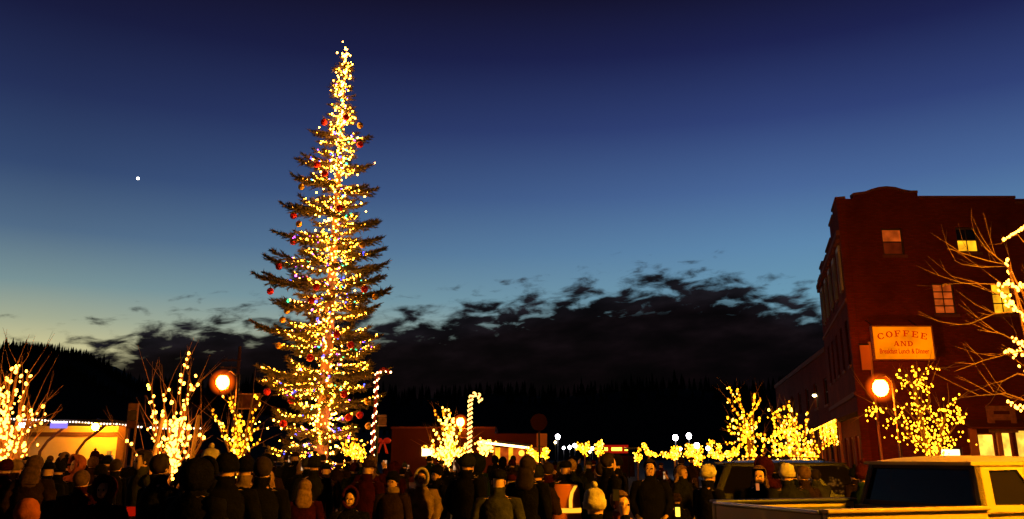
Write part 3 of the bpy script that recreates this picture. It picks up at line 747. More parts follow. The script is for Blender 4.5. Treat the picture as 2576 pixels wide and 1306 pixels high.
for xx, lean in ((XZ(98, 1.7, YP - 1.3), .9), (XZ(192, 1.7, YP - 1.3), .95)):
    mb = MB(); zt = zr + .02
    mb.tube([(xx, YP - 1.3, .1), (xx, YP - 1.3, zt - 1.0)], .06, 8); mb.tube([(xx, YP - 1.3, zt - 1.02), (xx + .25, YP - 1.3, zt - .62), (xx + lean, YP - 1.3, zt - .05)], .055, 8)
    mb.build('post', mat('brown_beam', (.12, .05, .03), .8), pv)
mb = MB(); mb.box((XZ(302, 1.7, YP - .2), YP - .1, zr / 2), (.35, .3, zr)); mb.build('corner_post', mat('brown_beam', (.12, .05, .03), .8), pv)
q = P(271, 1151, YP - .1); s_ = empty('small_sign', tuple(q), 'small blue notice fixed on the yellow wall of the market building', 'sign')
mb = MB(); mb.box((q.x, YP - .04, q.z), (.16, .04, .5)); mb.build('notice', mat('blue_notice', (.12, .14, .3), .6), s_)
q = P(240, 1074, YP - 1.0); wl = empty('wall_lamp', tuple(q), 'bright yellow lamp under the eave of the market building', 'wall lamp')
mb = MB(); mb.ball(q, .13, 10, 8, (1, 1, 1.1)); mb.build('bulb', glow('pavilion_lamp_light', (1, .36, .01), 640), wl, smooth=True)
mb = MB(); mb.tube([q + Vector((0, 0, .12)), q + Vector((0, 0, .3)), Vector((q.x, YP, q.z + .22))], .03, 6); mb.build('bracket', M_DARKMETAL, wl)
q = P(148, 1071, YP - 1.7); s_ = empty('lit_sign', tuple(q), 'small violet white lit sign under the market building eave beside the big lit tree', 'sign')
mb = MB(); mb.box(q, (.62, .12, .2)); mb.build('box', glow('violet_sign_light', (.35, .25, 1), 1.0), s_)
mb = MB(); mb.box(q + Vector((0, 0, .13)), (.55, .1, .05)); mb.build('tube', glow('violet_tube_light', (.9, .8, 1), 6), s_)
q = P(60, 1070, YP - 1.7); s_ = empty('lit_sign', tuple(q), 'blazing white floodlight under the eave behind the leftmost lit tree', 'floodlight')
mb = MB(); mb.box(q, (.45, .12, .16)); mb.build('lens', G_WHITE, s_); mb = MB(); mb.box(q + Vector((0, .1, .02)), (.52, .08, .22)); mb.build('housing', M_DARKMETAL, s_)
# bulb string along the eave and over to the young tree
st = empty('eave_string_lights', tuple(P(30, 1055, 33)), 'straight string of round white bulbs along the market building eave', 'string lights')
pts = []; wire = []
for k in range(62):
    px = 28 + k * 7.8; py = 1054 + (px - 30) * .052 + math.sin(k * .5) * .7 + (4 * math.sin((px - 300) / 200 * math.pi) if px > 300 else 0)
    p = P(px, py, 33.0 - max(0, px - 300) * .03); wire.append(p + Vector((0, 0, .04)))
    if not (322 < px < 341) and random.random() < .93: pts.append(p)
bulbs(st, pts, bulb_mesh('eave_bulb', glow('eave_bulb_light', (1, .80, .60), 4), .032, tall=1))
mb = MB(); mb.tube(wire, .008, 4); mb.build('wire', M_WIRE, st)
# tall signboard on two posts at the end of the string
q = P(333, 1040, 26); s_ = empty('post_sign', (q.x, 26, 0), 'tall narrow signboard on two posts between the market building and the lit young tree', 'sign')
zt = P(336, 1015, 26).z; z_b = P(330, 1078, 26).z; hgt = zt - z_b
for k, (a, b, m_) in enumerate([(0, .27, M_SGN), (.29, .68, mat('olive_board', (.14, .09, .04), .8, var=.4, vscale=7)), (.70, 1, mat('rust_board', (.22, .07, .04), .8, var=.3, vscale=6))]):
    mb = MB(); mb.box((q.x, 26, zt - hgt * (a + b) / 2), (.26, .05, hgt * (b - a))); mb.build('panel', m_, s_)
for dx in (-.12, .12):
    mb = MB(); mb.tube([(q.x + dx, 26.05, .1), (q.x + dx, 26.05, zt)], .035, 6); mb.build('post', mat('sign_post_wood', (.5, .26, .12), .7), s_)

# ------------------------------------------------------------------ the tall fir
YT = 36.0
tz = P(872, 118, YT)
tb = Vector((P(803, 1200, YT).x, YT, 0))
tree = empty('christmas_tree', tuple(tb), 'towering fir tree wound with thousands of lights rising over the crowd', 'tree')
def axis(z):
    f = z / tz.z; return Vector((tb.x + (tz.x - tb.x) * f, YT, z))
ys_ = [115, 160, 200, 245, 290, 330, 400, 470, 520, 585, 645, 700, 760, 820, 870, 930, 1000, 1080, 1150, 1250]
ln = [3, 24, 36, 40, 56, 68, 80, 88, 104, 118, 140, 150, 135, 150, 130, 145, 140, 135, 140, 130]
rn = [3, 20, 26, 32, 42, 50, 58, 66, 72, 88, 100, 108, 112, 108, 118, 135, 140, 140, 150, 140]
def interp(xs, yv, x):
    if x <= xs[0]: return yv[0]
    for a, b, c, d_ in zip(xs, xs[1:], yv, yv[1:]):
        if x <= b: return c + (d_ - c) * (x - a) / (b - a)
    return yv[-1]
def z_of(py): return EYE + elev(py) * YT
zs_ = [z_of(y) for y in ys_][::-1]; lnr = ln[::-1]; rnr = rn[::-1]
def mpp(z):
    e = (z - EYE) / YT; cy = (e * CP - SP) / (CP + e * SP); return YT / (CP - cy * SP) / F
mb = MB(); mb.tube([axis(0), axis(2), axis(10), axis(17), tz], [.34, .28, .17, .07, .02], 10); mb.build('trunk', M_BARK, tree, smooth=True)
rt = random.Random(11)
fol = MB(); blist = []
def twig(p, dr, ln_, w):
    dr = dr.normalized(); a = dr.cross(Vector((0, 0, 1)))
    if a.length < .1: a = Vector((1, 0, 0))
    a.normalize(); b = dr.cross(a)
    t1 = rt.random() * 6.28
    vs = [p + (a * math.cos(t1 + k * 2.094) + b * math.sin(t1 + k * 2.094)) * w for k in range(3)]
    fol.add(vs + [p + dr * ln_], [(0, 1, 3), (1, 2, 3), (2, 0, 3)])
def branch(z0, azm, L, droop, up, dens=1.0, lit=(0.10, .92), bright=1.0):
    hd = Vector((math.cos(azm), math.sin(azm), 0)); sd = Vector((-math.sin(azm), math.cos(azm), 0))
    base = axis(z0); n = max(4, int(L / .16)); wig = rt.uniform(-.12, .12); path = []
    for i in range(n + 1):
        s = i / n
        path.append(base + hd * (L * s) + sd * (wig * L * s * s) + Vector((0, 0, L * (-droop * s + up * s * s * s))))
    blist.append((path, L, lit, bright))
    for i in range(1, n + 1):
        s = i / n; p = path[i]; t = (path[i] - path[i - 1]).normalized()
        wl_ = (.18 + .50 * L * (1 - s) ** .8 * min(1, s * 3)) * rt.uniform(.7, 1.15)
        for sgn_ in (-1, 1):
            for q_ in range(2 if L > .8 else 1):
                d2 = (t * rt.uniform(.7, 1.1) + sd * sgn_ * rt.uniform(.5, 1.0) + Vector((0, 0, rt.uniform(-.35, .25)))).normalized()
                l2 = min(wl_, .75) * rt.uniform(.6, 1.1); m_ = max(1, int(l2 / .09 * dens))
                for j in range(m_):
                    pj = p + d2 * (l2 * j / m_)
                    for _ in range(3):
                        dd = d2 + Vector((rt.uniform(-.7, .7), rt.uniform(-.7, .7), rt.uniform(-.35, .6)))
                        twig(pj, dd, rt.uniform(.12, .24), .022)
                twig(p, d2, l2, .014)
    twig(path[-2], path[-1] - path[-2], .28, .02)
z = 1.0; k = 0
while z < tz.z - .5:
    nb = 8 if z < 14 else 6
    if z > 17.5: nb = 5
    for j in range(nb):
        a = 2 * math.pi * (j + rt.uniform(-.3, .3)) / nb + k * .4
        wl_, wr_ = interp(zs_, lnr, z), interp(zs_, rnr, z); c_ = math.cos(a)
        px = (wl_ * (1 - c_) / 2 + wr_ * (1 + c_) / 2)
        L = px * mpp(z) * rt.uniform(.5, 1.0) * (1 if rt.random() > .12 else .7)
        branch(z + rt.uniform(-.38, .38), a, max(.25, L), rt.uniform(.0, .22), rt.uniform(.1, .3), 1.0 if z > 6 else .8)
    z += (.80 - .024 * z) * rt.uniform(.75, 1.25); k += 1
# the long boughs that break the outline, tips unlit
for (tx, ty, side) in [(783, 330, -1), (748, 400, -1), (740, 452, -1), (713, 520, -1), (694, 585, -1), (660, 648, -1), (645, 698, -1), (690, 765, -1), (642, 818, -1), (652, 930, -1), (656, 960, -1), (680, 1040, -1),
                       (930, 342, 1), (930, 415, 1), (945, 478, 1), (955, 562, 1), (958, 600, 1), (966, 632, 1), (977, 665, 1), (965, 700, 1), (978, 733, 1), (950, 768, 1), (955, 848, 1), (948, 875, 1), (975, 930, 1), (960, 1000, 1)]:
    zt = z_of(ty); xt = P(tx, ty, YT).x; z0 = zt - .0
    L = abs(xt - axis(zt).x); dz = rt.uniform(-.02, .1); dr_ = rt.uniform(.12, .2)
    for off in (0, rt.uniform(.2, .35)):
        branch(z0 + L * (dr_ - dr_ * 1.25), (math.pi if side < 0 else 0) + rt.uniform(-.25, .25) + off * rt.choice((-1, 1)), L * (1 - off * .5), dr_, dr_ * 1.25 + rt.uniform(0, .06), 1.25, (.08, (.82 if ty < 560 else .72) if ty < 830 else .97))
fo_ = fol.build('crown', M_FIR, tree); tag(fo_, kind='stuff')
# its lights
tl = empty('tree_string_lights', tuple(tb + Vector((0, 0, .3))), 'dense strings of white, blue, green and purple bulbs wound through the towering fir', 'string lights')
white = []; colour = {'blue': [], 'green': [], 'purple': [], 'red': []}; amber = []
def vis(p): return p.y < YT + .6
for path, L, lit, br_ in blist:
    n = len(path) - 1; s = lit[0]
    front = path[-1].y < YT + .5
    if rt.random() < .12: continue
    stepm = .062 if front else .3
    while s < lit[1]:
        i = min(int(s * n), n - 1); f = s * n - i
        p = path[i].lerp(path[i + 1], f) + Vector((rt.uniform(-.05, .05), rt.uniform(-.06, .06), rt.uniform(-.02, .07)))
        r = rt.random()
        if r < .045: colour['blue'].append(p)
        elif r < .075: colour['green'].append(p)
        elif r < .10: colour['purple'].append(p)
        elif r < .115: colour['red'].append(p)
        elif r < .64: amber.append(p)
        else: white.append(p)
        s += stepm / L * rt.uniform(.5, 1.7)
# dense core along the trunk, in uneven bright knots
for zc_, r_, n_ in [(z_of(130), .12, 26), (z_of(155), .28, 40), (z_of(200), .3, 30), (z_of(235), .35, 40), (z_of(290), .42, 60), (z_of(340), .42, 55), (z_of(385), .45, 50), (z_of(430), .38, 40), (z_of(470), .38, 45), (z_of(540), .45, 60), (z_of(560), .4, 40), (z_of(620), .3, 30), (z_of(665), .48, 60), (z_of(690), .4, 40),
                    (z_of(770), .35, 36), (z_of(800), .4, 36), (z_of(835), .42, 46), (z_of(880), .5, 50), (z_of(920), .5, 40), (z_of(1000), .6, 90), (z_of(1060), .62, 90), (z_of(1100), .55, 40), (z_of(1130), .7, 40)]:
    for _ in range(int(n_ * .40)):
        a = rt.uniform(math.pi, 2 * math.pi); rr = abs(rt.gauss(0, r_ * (1.9 if zc_ < 14 else 1.0)))
        p = axis(zc_ + rt.gauss(0, .28)) + Vector((math.cos(a) * rr, math.sin(a) * (rr * .8 + .15), 0)); white.append(p)
zz = 1.2
while zz < tz.z + .05:
    rr = .05 + .25 * (1 - zz / tz.z)
    a = rt.uniform(math.pi, 2 * math.pi); white.append(axis(zz) + Vector((math.cos(a) * rr, math.sin(a) * rr, 0))); zz += .24
bulb_mass(tl, white, B_TREE); bulb_mass(tl, amber, bulb_mesh('amber_tree_bulb', G_CORE, .034), 'amber_bulbs')
BC = {'blue': bulb_mesh('blue_bulb', G_BLUE, .05), 'green': bulb_mesh('green_bulb', G_GREEN, .05), 'purple': bulb_mesh('purple_bulb', G_PURP, .042), 'red': bulb_mesh('red_bulb', G_REDB, .04)}
for c_, pl in colour.items(): bulbs(tl, pl, BC[c_], c_ + '_bulb', 110, order=lambda p: p.y)
print('tree bulbs', len(white), len(amber), {a: len(b) for a, b in colour.items()}, 'foliage faces', len(fol.f))
# hanging balls
def balls(pl, m_, lab, grp, r):
    mb = MB(); mb.ball((0, 0, -r - .03), r, 12, 8); me_ = mb.mesh('ball', m_, smooth=True)
    mb = MB(); mb.tube([(0, 0, -.05), (0, 0, 0), (.02, 0, .03)], [.02, .02, .006], 6); mh = mb.mesh('hook', M_DARKMETAL)
    for px, py in pl:
        w_ = (interp(zs_, lnr, z_of(py)) + interp(zs_, rnr, z_of(py))) / 2 * mpp(z_of(py))
        p0 = P(px, py, YT); dx = p0.x - axis(p0.z).x; yy = YT - math.sqrt(max(.05, w_ * w_ * .8 - dx * dx)) if abs(dx) < w_ * .85 else YT - .25
        p = P(px, py, yy); hh_ = [w for y_, w in ((330, 'near the top'), (480, 'in the upper part'), (650, 'just above mid height'), (790, 'at mid height'), (900, 'below mid height'), (1020, 'in the lower part'), (1200, 'low down')) if py < y_][0]
        dxx = (px - (872 - (py - 115) * .065)); sd_ = 'at the far left tip' if dxx < -95 else ('left of the trunk' if dxx < -28 else ('at the far right tip' if dxx > 62 else ('right of the trunk' if dxx > 14 else 'close to the trunk')))
        o = empty('ball_ornament', tuple(p + Vector((0, 0, r))), lab % (hh_, sd_), 'ornament', grp)
        link_mesh('ball', me_, o); link_mesh('hook', mh, o)
balls([(815, 306), (906, 362), (871, 294), (798, 413), (817, 435), (738, 606), (738, 541), (680, 731), (796, 720), (702, 669), (784, 753), (917, 726), (855, 522), (847, 839), (882, 866), (780, 898), (733, 1005), (905, 1042), (877, 1048), (713, 1064), (672, 984), (866, 990)],
      mat('red_bauble', (.75, .02, .01), .25, metal=.3), 'red ball ornament %s of the towering fir, %s', 'red balls on the tall fir', .15)
balls([(906, 314), (758, 469), (912, 614), (944, 745), (752, 562), (722, 780), (711, 803), (925, 1008), (927, 1070), (701, 868), (880, 770)],
      mat('gold_bauble', (.85, .50, .05), .3, metal=.8), 'golden ball ornament %s of the towering fir, %s', 'golden balls on the tall fir', .14)

# ------------------------------------------------------------------ bare trees with lights
def bare_tree(base, limbs, Y, label, lights_label, me_b, nb_step, jit, seed, trunk_r=.07, twigs=2.2, limb_r=.03, mass=False, extra=None, light_cat=None, spread=.35, twig_len=.8):
    """limbs: photo polylines, each carried to its own depth round the trunk"""
    rr = random.Random(seed)
    b = Vector((XZ(base[0], .5, Y), Y, 0)); t = empty('bare_tree', tuple(b), label, 'tree')
    f = P(base[2], base[3], Y) if len(base) > 2 else None
    mb = MB(); fork = f or P(base[0], base[1], Y)
    path = [b, b.lerp(fork, .5) + Vector((rr.uniform(-.03, .03), 0, 0)), fork]
    mb.tube(path, [trunk_r, trunk_r * .85, trunk_r * .7], 8); mb.build('trunk', M_BARK, t, smooth=True)
    pts = []
    for k in range(int(fork.z * 14)):
        a = k * 1.9; z_ = k / 14
        if z_ > .35: c_ = b.lerp(fork, z_ / fork.z); pts.append(c_ + Vector((math.cos(a), math.sin(a), 0)) * (trunk_r + .02))
    tw = MB()
    for limb in limbs:
        off = rr.uniform(-spread, spread); n = len(limb) - 1; pl = []
        for i, (px, py) in enumerate(limb): pl.append(P(px, py, Y + off * (i / n)))
        ft = rr.uniform(.55, 1); rj = [b.lerp(fork, ft)] if (pl[0] - fork).length > .12 else []
        full = rj + pl; m2 = MB(); m2.tube(full, [limb_r * (1 - .75 * i / (len(full) - 1)) for i in range(len(full))], 6); m2.build('limb', M_BARK, t, smooth=True)
        # walk
        for a, c_ in zip(pl, pl[1:]):
            L = (c_ - a).length; m_ = max(1, int(L / nb_step))
            for j in range(m_):
                p = a.lerp(c_, (j + rr.random() * .8) / m_)
                pts.append(p + Vector((rr.gauss(0, jit), rr.gauss(0, jit), rr.gauss(0, jit))))
            for j in range(int(L * twigs) + 1):
                p = a.lerp(c_, rr.random()); d_ = (c_ - a).normalized() + Vector((rr.uniform(-.7, .7), rr.uniform(-.7, .7), rr.uniform(-.1, .6))); d_.normalize()
                l_ = rr.uniform(.4, 1.0) * twig_len; q1 = p + d_ * l_ * .5 + Vector((0, 0, rr.uniform(0, .06))); q2 = p + d_ * l_ + Vector((rr.uniform(-.06, .06), 0, rr.uniform(.0, .15)))
                tw.tube([p, q1, q2], [limb_r * .28, limb_r * .18, limb_r * .06], 3, cap=False)
                if rr.random() < .5:
                    d3 = (d_ + Vector((rr.uniform(-.6, .6), rr.uniform(-.6, .6), .3))).normalized(); tw.tube([q1, q1 + d3 * l_ * .5], [limb_r * .16, limb_r * .05], 3, cap=False)
    if tw.f: tag(tw.build('twigs', M_TWIG, t), kind='stuff')
    if extra: pts += extra(rr)
    s = empty('string_lights', tuple(b + Vector((0, 0, .4))), lights_label, 'string lights')
    if nb_step > 50: pts = extra(rr)
    if mass: bulb_mass(s, pts, me_b)
    else: bulbs(s, pts, me_b)
    print(label[:30], len(pts)); return t
def blob(cx_, cy_, rx, ry, n, Y, dep=.4):
    def f(rr): return [P(rr.gauss(cx_, rx), rr.gauss(cy_, ry), Y + rr.uniform(-dep, dep)) for _ in range(n)]
    return f
def blobs(*bl):
    fs = [blob(*b_) for b_ in bl]
    return lambda rr: [p for f in fs for p in f(rr)]
# young tree with stakes
bare_tree((402, 1300, 424, 1190), [[(424, 1190), (440, 1150), (455, 1110), (462, 1060), (452, 1010), (458, 960), (465, 920), (478, 885)],
    [(440, 1130), (455, 1080), (470, 1040), (468, 1010), (485, 980), (498, 958), (508, 942)], [(462, 1030), (474, 1005), (478, 975), (472, 965)],
    [(424, 1190), (410, 1150), (395, 1100), (390, 1050), (385, 1010), (380, 975), (378, 965)], [(395, 1120), (384, 1080), (388, 1040), (384, 1005)],
    [(430, 1170), (425, 1110), (420, 1060), (412, 1020), (416, 985), (411, 970)], [(425, 1100), (440, 1050), (442, 1010), (436, 1000)],
    [(424, 1190), (400, 1180), (375, 1165), (345, 1142), (325, 1120), (312, 1105)], [(430, 1185), (455, 1160), (470, 1145), (476, 1130), (474, 1090), (480, 1072)],
    [(440, 1160), (462, 1130), (472, 1100), (466, 1075), (476, 1060)], [(424, 1190), (415, 1170), (400, 1140), (390, 1120)], [(412, 1215), (430, 1185), (446, 1165)], [(404, 1290), (410, 1260), (414, 1235), (420, 1205)],
    [(505, 1115), (507, 1105), (509, 1097), (511, 1093)]],
    14, 'slender bare young tree wrapped in round bulbs between two wooden stakes', 'round white bulbs wrapped on the young tree between two wooden stakes', B_NEAR, .072, .03, 21, trunk_r=.05, limb_r=.022, twigs=2.5,
    extra=blobs((452, 1062, 7, 8, 16, 14, .05), (432, 1140, 12, 26, 50, 14), (424, 1172, 10, 16, 30, 14), (440, 1100, 14, 20, 24, 14)))
for (xa_, ya_, xb_, yb_, lab) in [(500, 1045, 470, 1230, 'plain wooden stake standing right of the lit young tree'), (412, 1040, 350, 1300, 'leaning wooden stake left of the lit young tree trunk')]:
    a, b_ = P(xa_, ya_, 13.9), P(xb_, yb_, 13.9); g_ = b_ + (b_ - a) * (b_.z - .05) / (a.z - b_.z)
    r_ = empty('tree_stake', tuple(g_), lab, 'stake'); mb = MB(); mb.tube([g_, a], .035, 8); mb.build('pole', M_WOOD, r_)
    mb = MB(); m_ = a.lerp(g_, .35); mb.tube([m_, P(450 if xa_ == 500 else 425, 1110, 14)], .008, 5); mb.build('strap', M_STRAP, r_)
# leftmost tree
bare_tree((12, 1300, 15, 1185), [[(15, 1185), (10, 1120), (5, 1070), (15, 1010), (25, 960), (30, 935), (46, 912)], [(10, 1060), (30, 1010), (38, 965), (48, 925), (42, 915)], [(15, 1185), (35, 1130), (45, 1060), (55, 1010), (66, 975), (70, 940), (74, 938)],
    [(15, 1185), (45, 1140), (60, 1090), (75, 1060), (95, 1030), (108, 1018)], [(60, 1090), (70, 1055), (80, 1030), (86, 1016)], [(60, 1085), (80, 1065), (98, 1060), (110, 1045)], [(15, 1185), (0, 1130), (-20, 1080), (-15, 1020), (0, 985), (2, 955)],
    [(0, 1100), (-5, 1040), (3, 1000), (0, 965)], [(15, 1180), (-20, 1150), (-50, 1080), (-60, 1000)], [(15, 1180), (30, 1150), (50, 1120), (62, 1100), (70, 1085)], [(0, 1170), (20, 1120), (25, 1060), (20, 1020), (30, 1000)], [(20, 1170), (60, 1150), (72, 1130), (80, 1112)]],
    14, 'leftmost bare tree thickly wrapped in round bulbs at the edge', 'thick white bulb wraps on the leftmost bare tree', B_NEAR, .07, .045, 22, trunk_r=.08, limb_r=.03, twigs=2.5,
    extra=blobs((12, 1035, 10, 35, 50, 14), (20, 1110, 22, 30, 60, 14), (8, 1165, 18, 8, 25, 14)))
# bush tree behind, beneath the lamp
bare_tree((601, 1290, 601, 1150), [[(601, 1150), (590, 1130), (570, 1110), (555, 1085), (543, 1050), (535, 1030)], [(566, 1110), (572, 1085), (560, 1070), (545, 1060)], [(601, 1150), (600, 1120), (598, 1085), (600, 1060), (612, 1035)], [(598, 1100), (594, 1070), (590, 1050), (580, 1020), (560, 1000), (552, 985)],
    [(588, 1030), (583, 1005), (580, 985), (577, 975)], [(601, 1150), (612, 1125), (625, 1100), (632, 1070), (636, 1045), (644, 1025)], [(601, 1150), (585, 1140), (578, 1120), (575, 1112)], [(625, 1100), (640, 1085), (652, 1078)], [(601, 1150), (625, 1130), (645, 1120), (655, 1108)], [(636, 1000), (641, 990), (648, 998), (651, 1010), (650, 1025)]],
    22, 'small many limbed bare tree wound in yellow lights under the left orange lamp', 'yellow lights wound on the small tree under the left orange lamp', bulb_mesh('bulb_small', G_YEL, .026), .075, .03, 23, trunk_r=.06, twigs=2, mass=True,
    extra=blobs((600, 1070, 9, 12, 36, 22), (601, 1120, 13, 13, 40, 22), (598, 1148, 9, 8, 24, 22)))
# blazing tree by the striped cane
bare_tree((1129, 1290, 1129, 1170), [[(1129, 1170), (1127, 1120), (1118, 1080), (1105, 1055), (1092, 1038)], [(1129, 1160), (1128, 1100), (1124, 1060), (1116, 1030), (1112, 1022)], [(1129, 1160), (1134, 1110), (1136, 1070), (1132, 1050), (1130, 1028)], [(1134, 1110), (1142, 1080), (1140, 1052)], [(1129, 1160), (1145, 1120), (1155, 1090), (1158, 1068)],
    [(1129, 1160), (1110, 1120), (1100, 1095), (1090, 1080)], [(1129, 1165), (1105, 1140), (1085, 1120), (1082, 1108)], [(1129, 1165), (1150, 1140), (1170, 1122), (1178, 1112)], [(1105, 1140), (1080, 1128), (1062, 1125)]],
    30, 'flame shaped bare tree blazing with light left of the striped candy cane', 'blazing yellow white lights on the flame shaped tree left of the striped cane', bulb_mesh('bulb_blaze', G_BLAZE, .034), .06, .035, 24, trunk_r=.08, twigs=1, mass=True,
    extra=blobs((1128, 1125, 7, 24, 150, 30), (1115, 1142, 18, 8, 60, 30), (1150, 1135, 13, 8, 40, 30)))
# spiky tree on the right of the street
bare_tree((1880, 1290, 1900, 1150), [[(1900, 1150), (1885, 1110), (1878, 1080), (1870, 1040), (1850, 1000), (1832, 975)], [(1872, 1050), (1862, 1010), (1855, 985), (1862, 978)], [(1870, 1060), (1850, 1030), (1838, 1018), (1829, 1002)], [(1875, 1075), (1850, 1060), (1828, 1050)], [(1878, 1085), (1850, 1075), (1830, 1072)],
    [(1880, 1095), (1860, 1095), (1845, 1090), (1828, 1085)], [(1882, 1100), (1855, 1108), (1835, 1116), (1822, 1114)], [(1884, 1100), (1888, 1060), (1895, 1025), (1898, 1000), (1902, 985)], [(1895, 1030), (1908, 1020), (1912, 1000)], [(1888, 1090), (1905, 1070), (1912, 1050)], [(1885, 1105), (1910, 1095), (1925, 1090)], [(1880, 1100), (1860, 1125), (1835, 1135)],
    [(1900, 1150), (1905, 1160)], [(1918, 1160), (1922, 1130), (1918, 1105)]],
    30, 'spiky bare tree covered in yellow lights beyond the parked dark wagon', 'yellow lights outlining every limb of the spiky tree beyond the dark wagon', bulb_mesh('bulb_spiky', G_YEL, .030), .055, .028, 25, trunk_r=.09, twigs=1, mass=True,
    extra=blobs((1878, 1088, 7, 14, 60, 30), (1898, 1145, 5, 13, 40, 30), (1925, 1105, 7, 2, 14, 30), (1850, 1148, 9, 8, 34, 31), (1882, 1148, 8, 7, 24, 31)))
bare_tree((2015, 1290, 2012, 1160), [[(2012, 1160), (1990, 1120), (1965, 1085), (1945, 1060), (1930, 1045)], [(1975, 1080), (1955, 1050), (1940, 1035), (1960, 1045), (1975, 1060)], [(2012, 1150), (2005, 1100), (1990, 1070), (1985, 1040)], [(2010, 1120), (2002, 1080), (1996, 1050), (1985, 1015)], [(1950, 1040), (1970, 1025), (1984, 1016)], [(2012, 1150), (2025, 1110), (2027, 1060), (2032, 1040)],
    [(2012, 1160), (2035, 1140), (2045, 1120), (2040, 1080)], [(1990, 1130), (1960, 1120), (1940, 1105)], [(1980, 1140), (1955, 1145), (1938, 1140)], [(2030, 1160), (2050, 1155), (2054, 1130), (2045, 1105)], [(2005, 1090), (2000, 1060), (1988, 1045)]],
    27, 'broad bare tree mounded with yellow lights beside the side street awning', 'mounded yellow lights on the broad tree beside the side street awning', bulb_mesh('bulb_broad', G_YEL, .030), .06, .05, 26, trunk_r=.09, twigs=1.2, mass=True,
    extra=blobs((1988, 1085, 15, 14, 60, 27), (1990, 1135, 26, 12, 110, 27), (2035, 1145, 10, 12, 50, 27), (1955, 1100, 13, 10, 26, 27)))
# airy tree in front of the brick building
def airy(rr):
    out_ = []
    for cx_, cy_, rx, ry, n in [(2300, 965, 16, 14, 45), (2262, 960, 6, 8, 8), (2325, 1010, 12, 20, 30), (2262, 1030, 20, 14, 22), (2380, 1025, 14, 10, 22), (2345, 1050, 26, 16, 46), (2400, 1050, 14, 16, 26), (2280, 1075, 24, 14, 36), (2340, 1090, 30, 14, 55), (2300, 1100, 20, 10, 34), (2380, 1100, 18, 12, 30), (2345, 1130, 24, 10, 60), (2365, 1145, 16, 8, 40), (2300, 925, 6, 6, 7), (2340, 930, 20, 4, 9), (2418, 1060, 5, 16, 12), (2210, 1030, 14, 8, 14), (2190, 1040, 8, 10, 12)]:
        for _ in range(int(n * .9)): out_.append(P(rr.gauss(cx_, rx * 1.15), rr.gauss(cy_, ry * 1.1), 19 + rr.uniform(-.7, .7)))
    return out_
bare_tree((2352, 1290, 2352, 1165), [[(2352, 1165), (2330, 1120), (2310, 1060), (2300, 1000), (2295, 960)], [(2340, 1130), (2290, 1095), (2260, 1060), (2240, 1030), (2200, 1020), (2180, 1040)], [(2352, 1165), (2360, 1110), (2375, 1060), (2385, 1020), (2430, 990)], [(2360, 1120), (2390, 1090), (2420, 1050)], [(2352, 1165), (2320, 1130), (2280, 1100)],
    [(2310, 1060), (2340, 1010), (2330, 960)], [(2298, 980), (2320, 940), (2345, 922), (2390, 932)], [(2300, 975), (2275, 950), (2258, 945)], [(2370, 1080), (2345, 1050), (2330, 1020)]],
    19, 'wide airy bare tree sprinkled with yellow bulbs before the brick building', 'sprinkled yellow bulbs on the airy tree before the brick building', bulb_mesh('bulb_airy', glow('airy_light', (1, .34, .008), 9), .018), .3, .06, 27, trunk_r=.09, twigs=3, mass=False, spread=.8, extra=airy)
# tree at the right edge, limbs reaching in from the trunk out of frame
def edge_x(rr):
    out_ = []
    for (xa_, ya_, xb_, yb_, n, j) in [(2520, 606, 2580, 570, 16, 1), (2530, 655, 2535, 670, 5, 5), (2535, 680, 2550, 690, 4, 2), (2515, 710, 2580, 722, 26, 4), (2515, 738, 2580, 800, 40, 5), (2540, 850, 2580, 870, 10, 6), (2530, 885, 2580, 885, 22, 5), (2535, 1010, 2580, 1030, 12, 4), (2550, 900, 2600, 960, 10, 10)]:
        for i in range(n): f = (i + rr.random()) / n; out_.append(P(xa_ + (xb_ - xa_) * f + rr.gauss(0, j), ya_ + (yb_ - ya_) * f + rr.gauss(0, j), 12 + rr.uniform(-.1, .1)))
    return out_
bare_tree((2640, 1290, 2640, 950), [[(2640, 950), (2600, 880), (2540, 890), (2480, 905), (2400, 935)], [(2640, 940), (2600, 820), (2550, 765), (2510, 740), (2440, 715), (2390, 705)], [(2600, 820), (2570, 730), (2500, 715), (2420, 712), (2370, 716)], [(2575, 740), (2535, 670), (2480, 625), (2445, 575)], [(2535, 670), (2470, 672), (2420, 665), (2400, 655)],
    [(2540, 668), (2480, 655), (2430, 640), (2385, 625)], [(2640, 940), (2580, 780), (2500, 790), (2440, 815), (2390, 818)], [(2640, 950), (2590, 1010), (2540, 1000), (2500, 985)], [(2640, 940), (2630, 760), (2600, 640), (2560, 590), (2520, 606)], [(2600, 880), (2520, 840), (2460, 830)], [(2590, 1010), (2530, 990), (2470, 995), (2420, 1000)], [(2640, 960), (2560, 940), (2520, 960), (2500, 1000)]],
    12, 'tall bare street tree reaching thin branches in over the right edge', 'bright bulb strings on the thin branches at the right edge over the street', bulb_mesh('edge_bulb', G_WARM, .017), 99, .02, 28, trunk_r=.11, limb_r=.015, twigs=2.6, extra=edge_x, spread=.5, twig_len=.7)
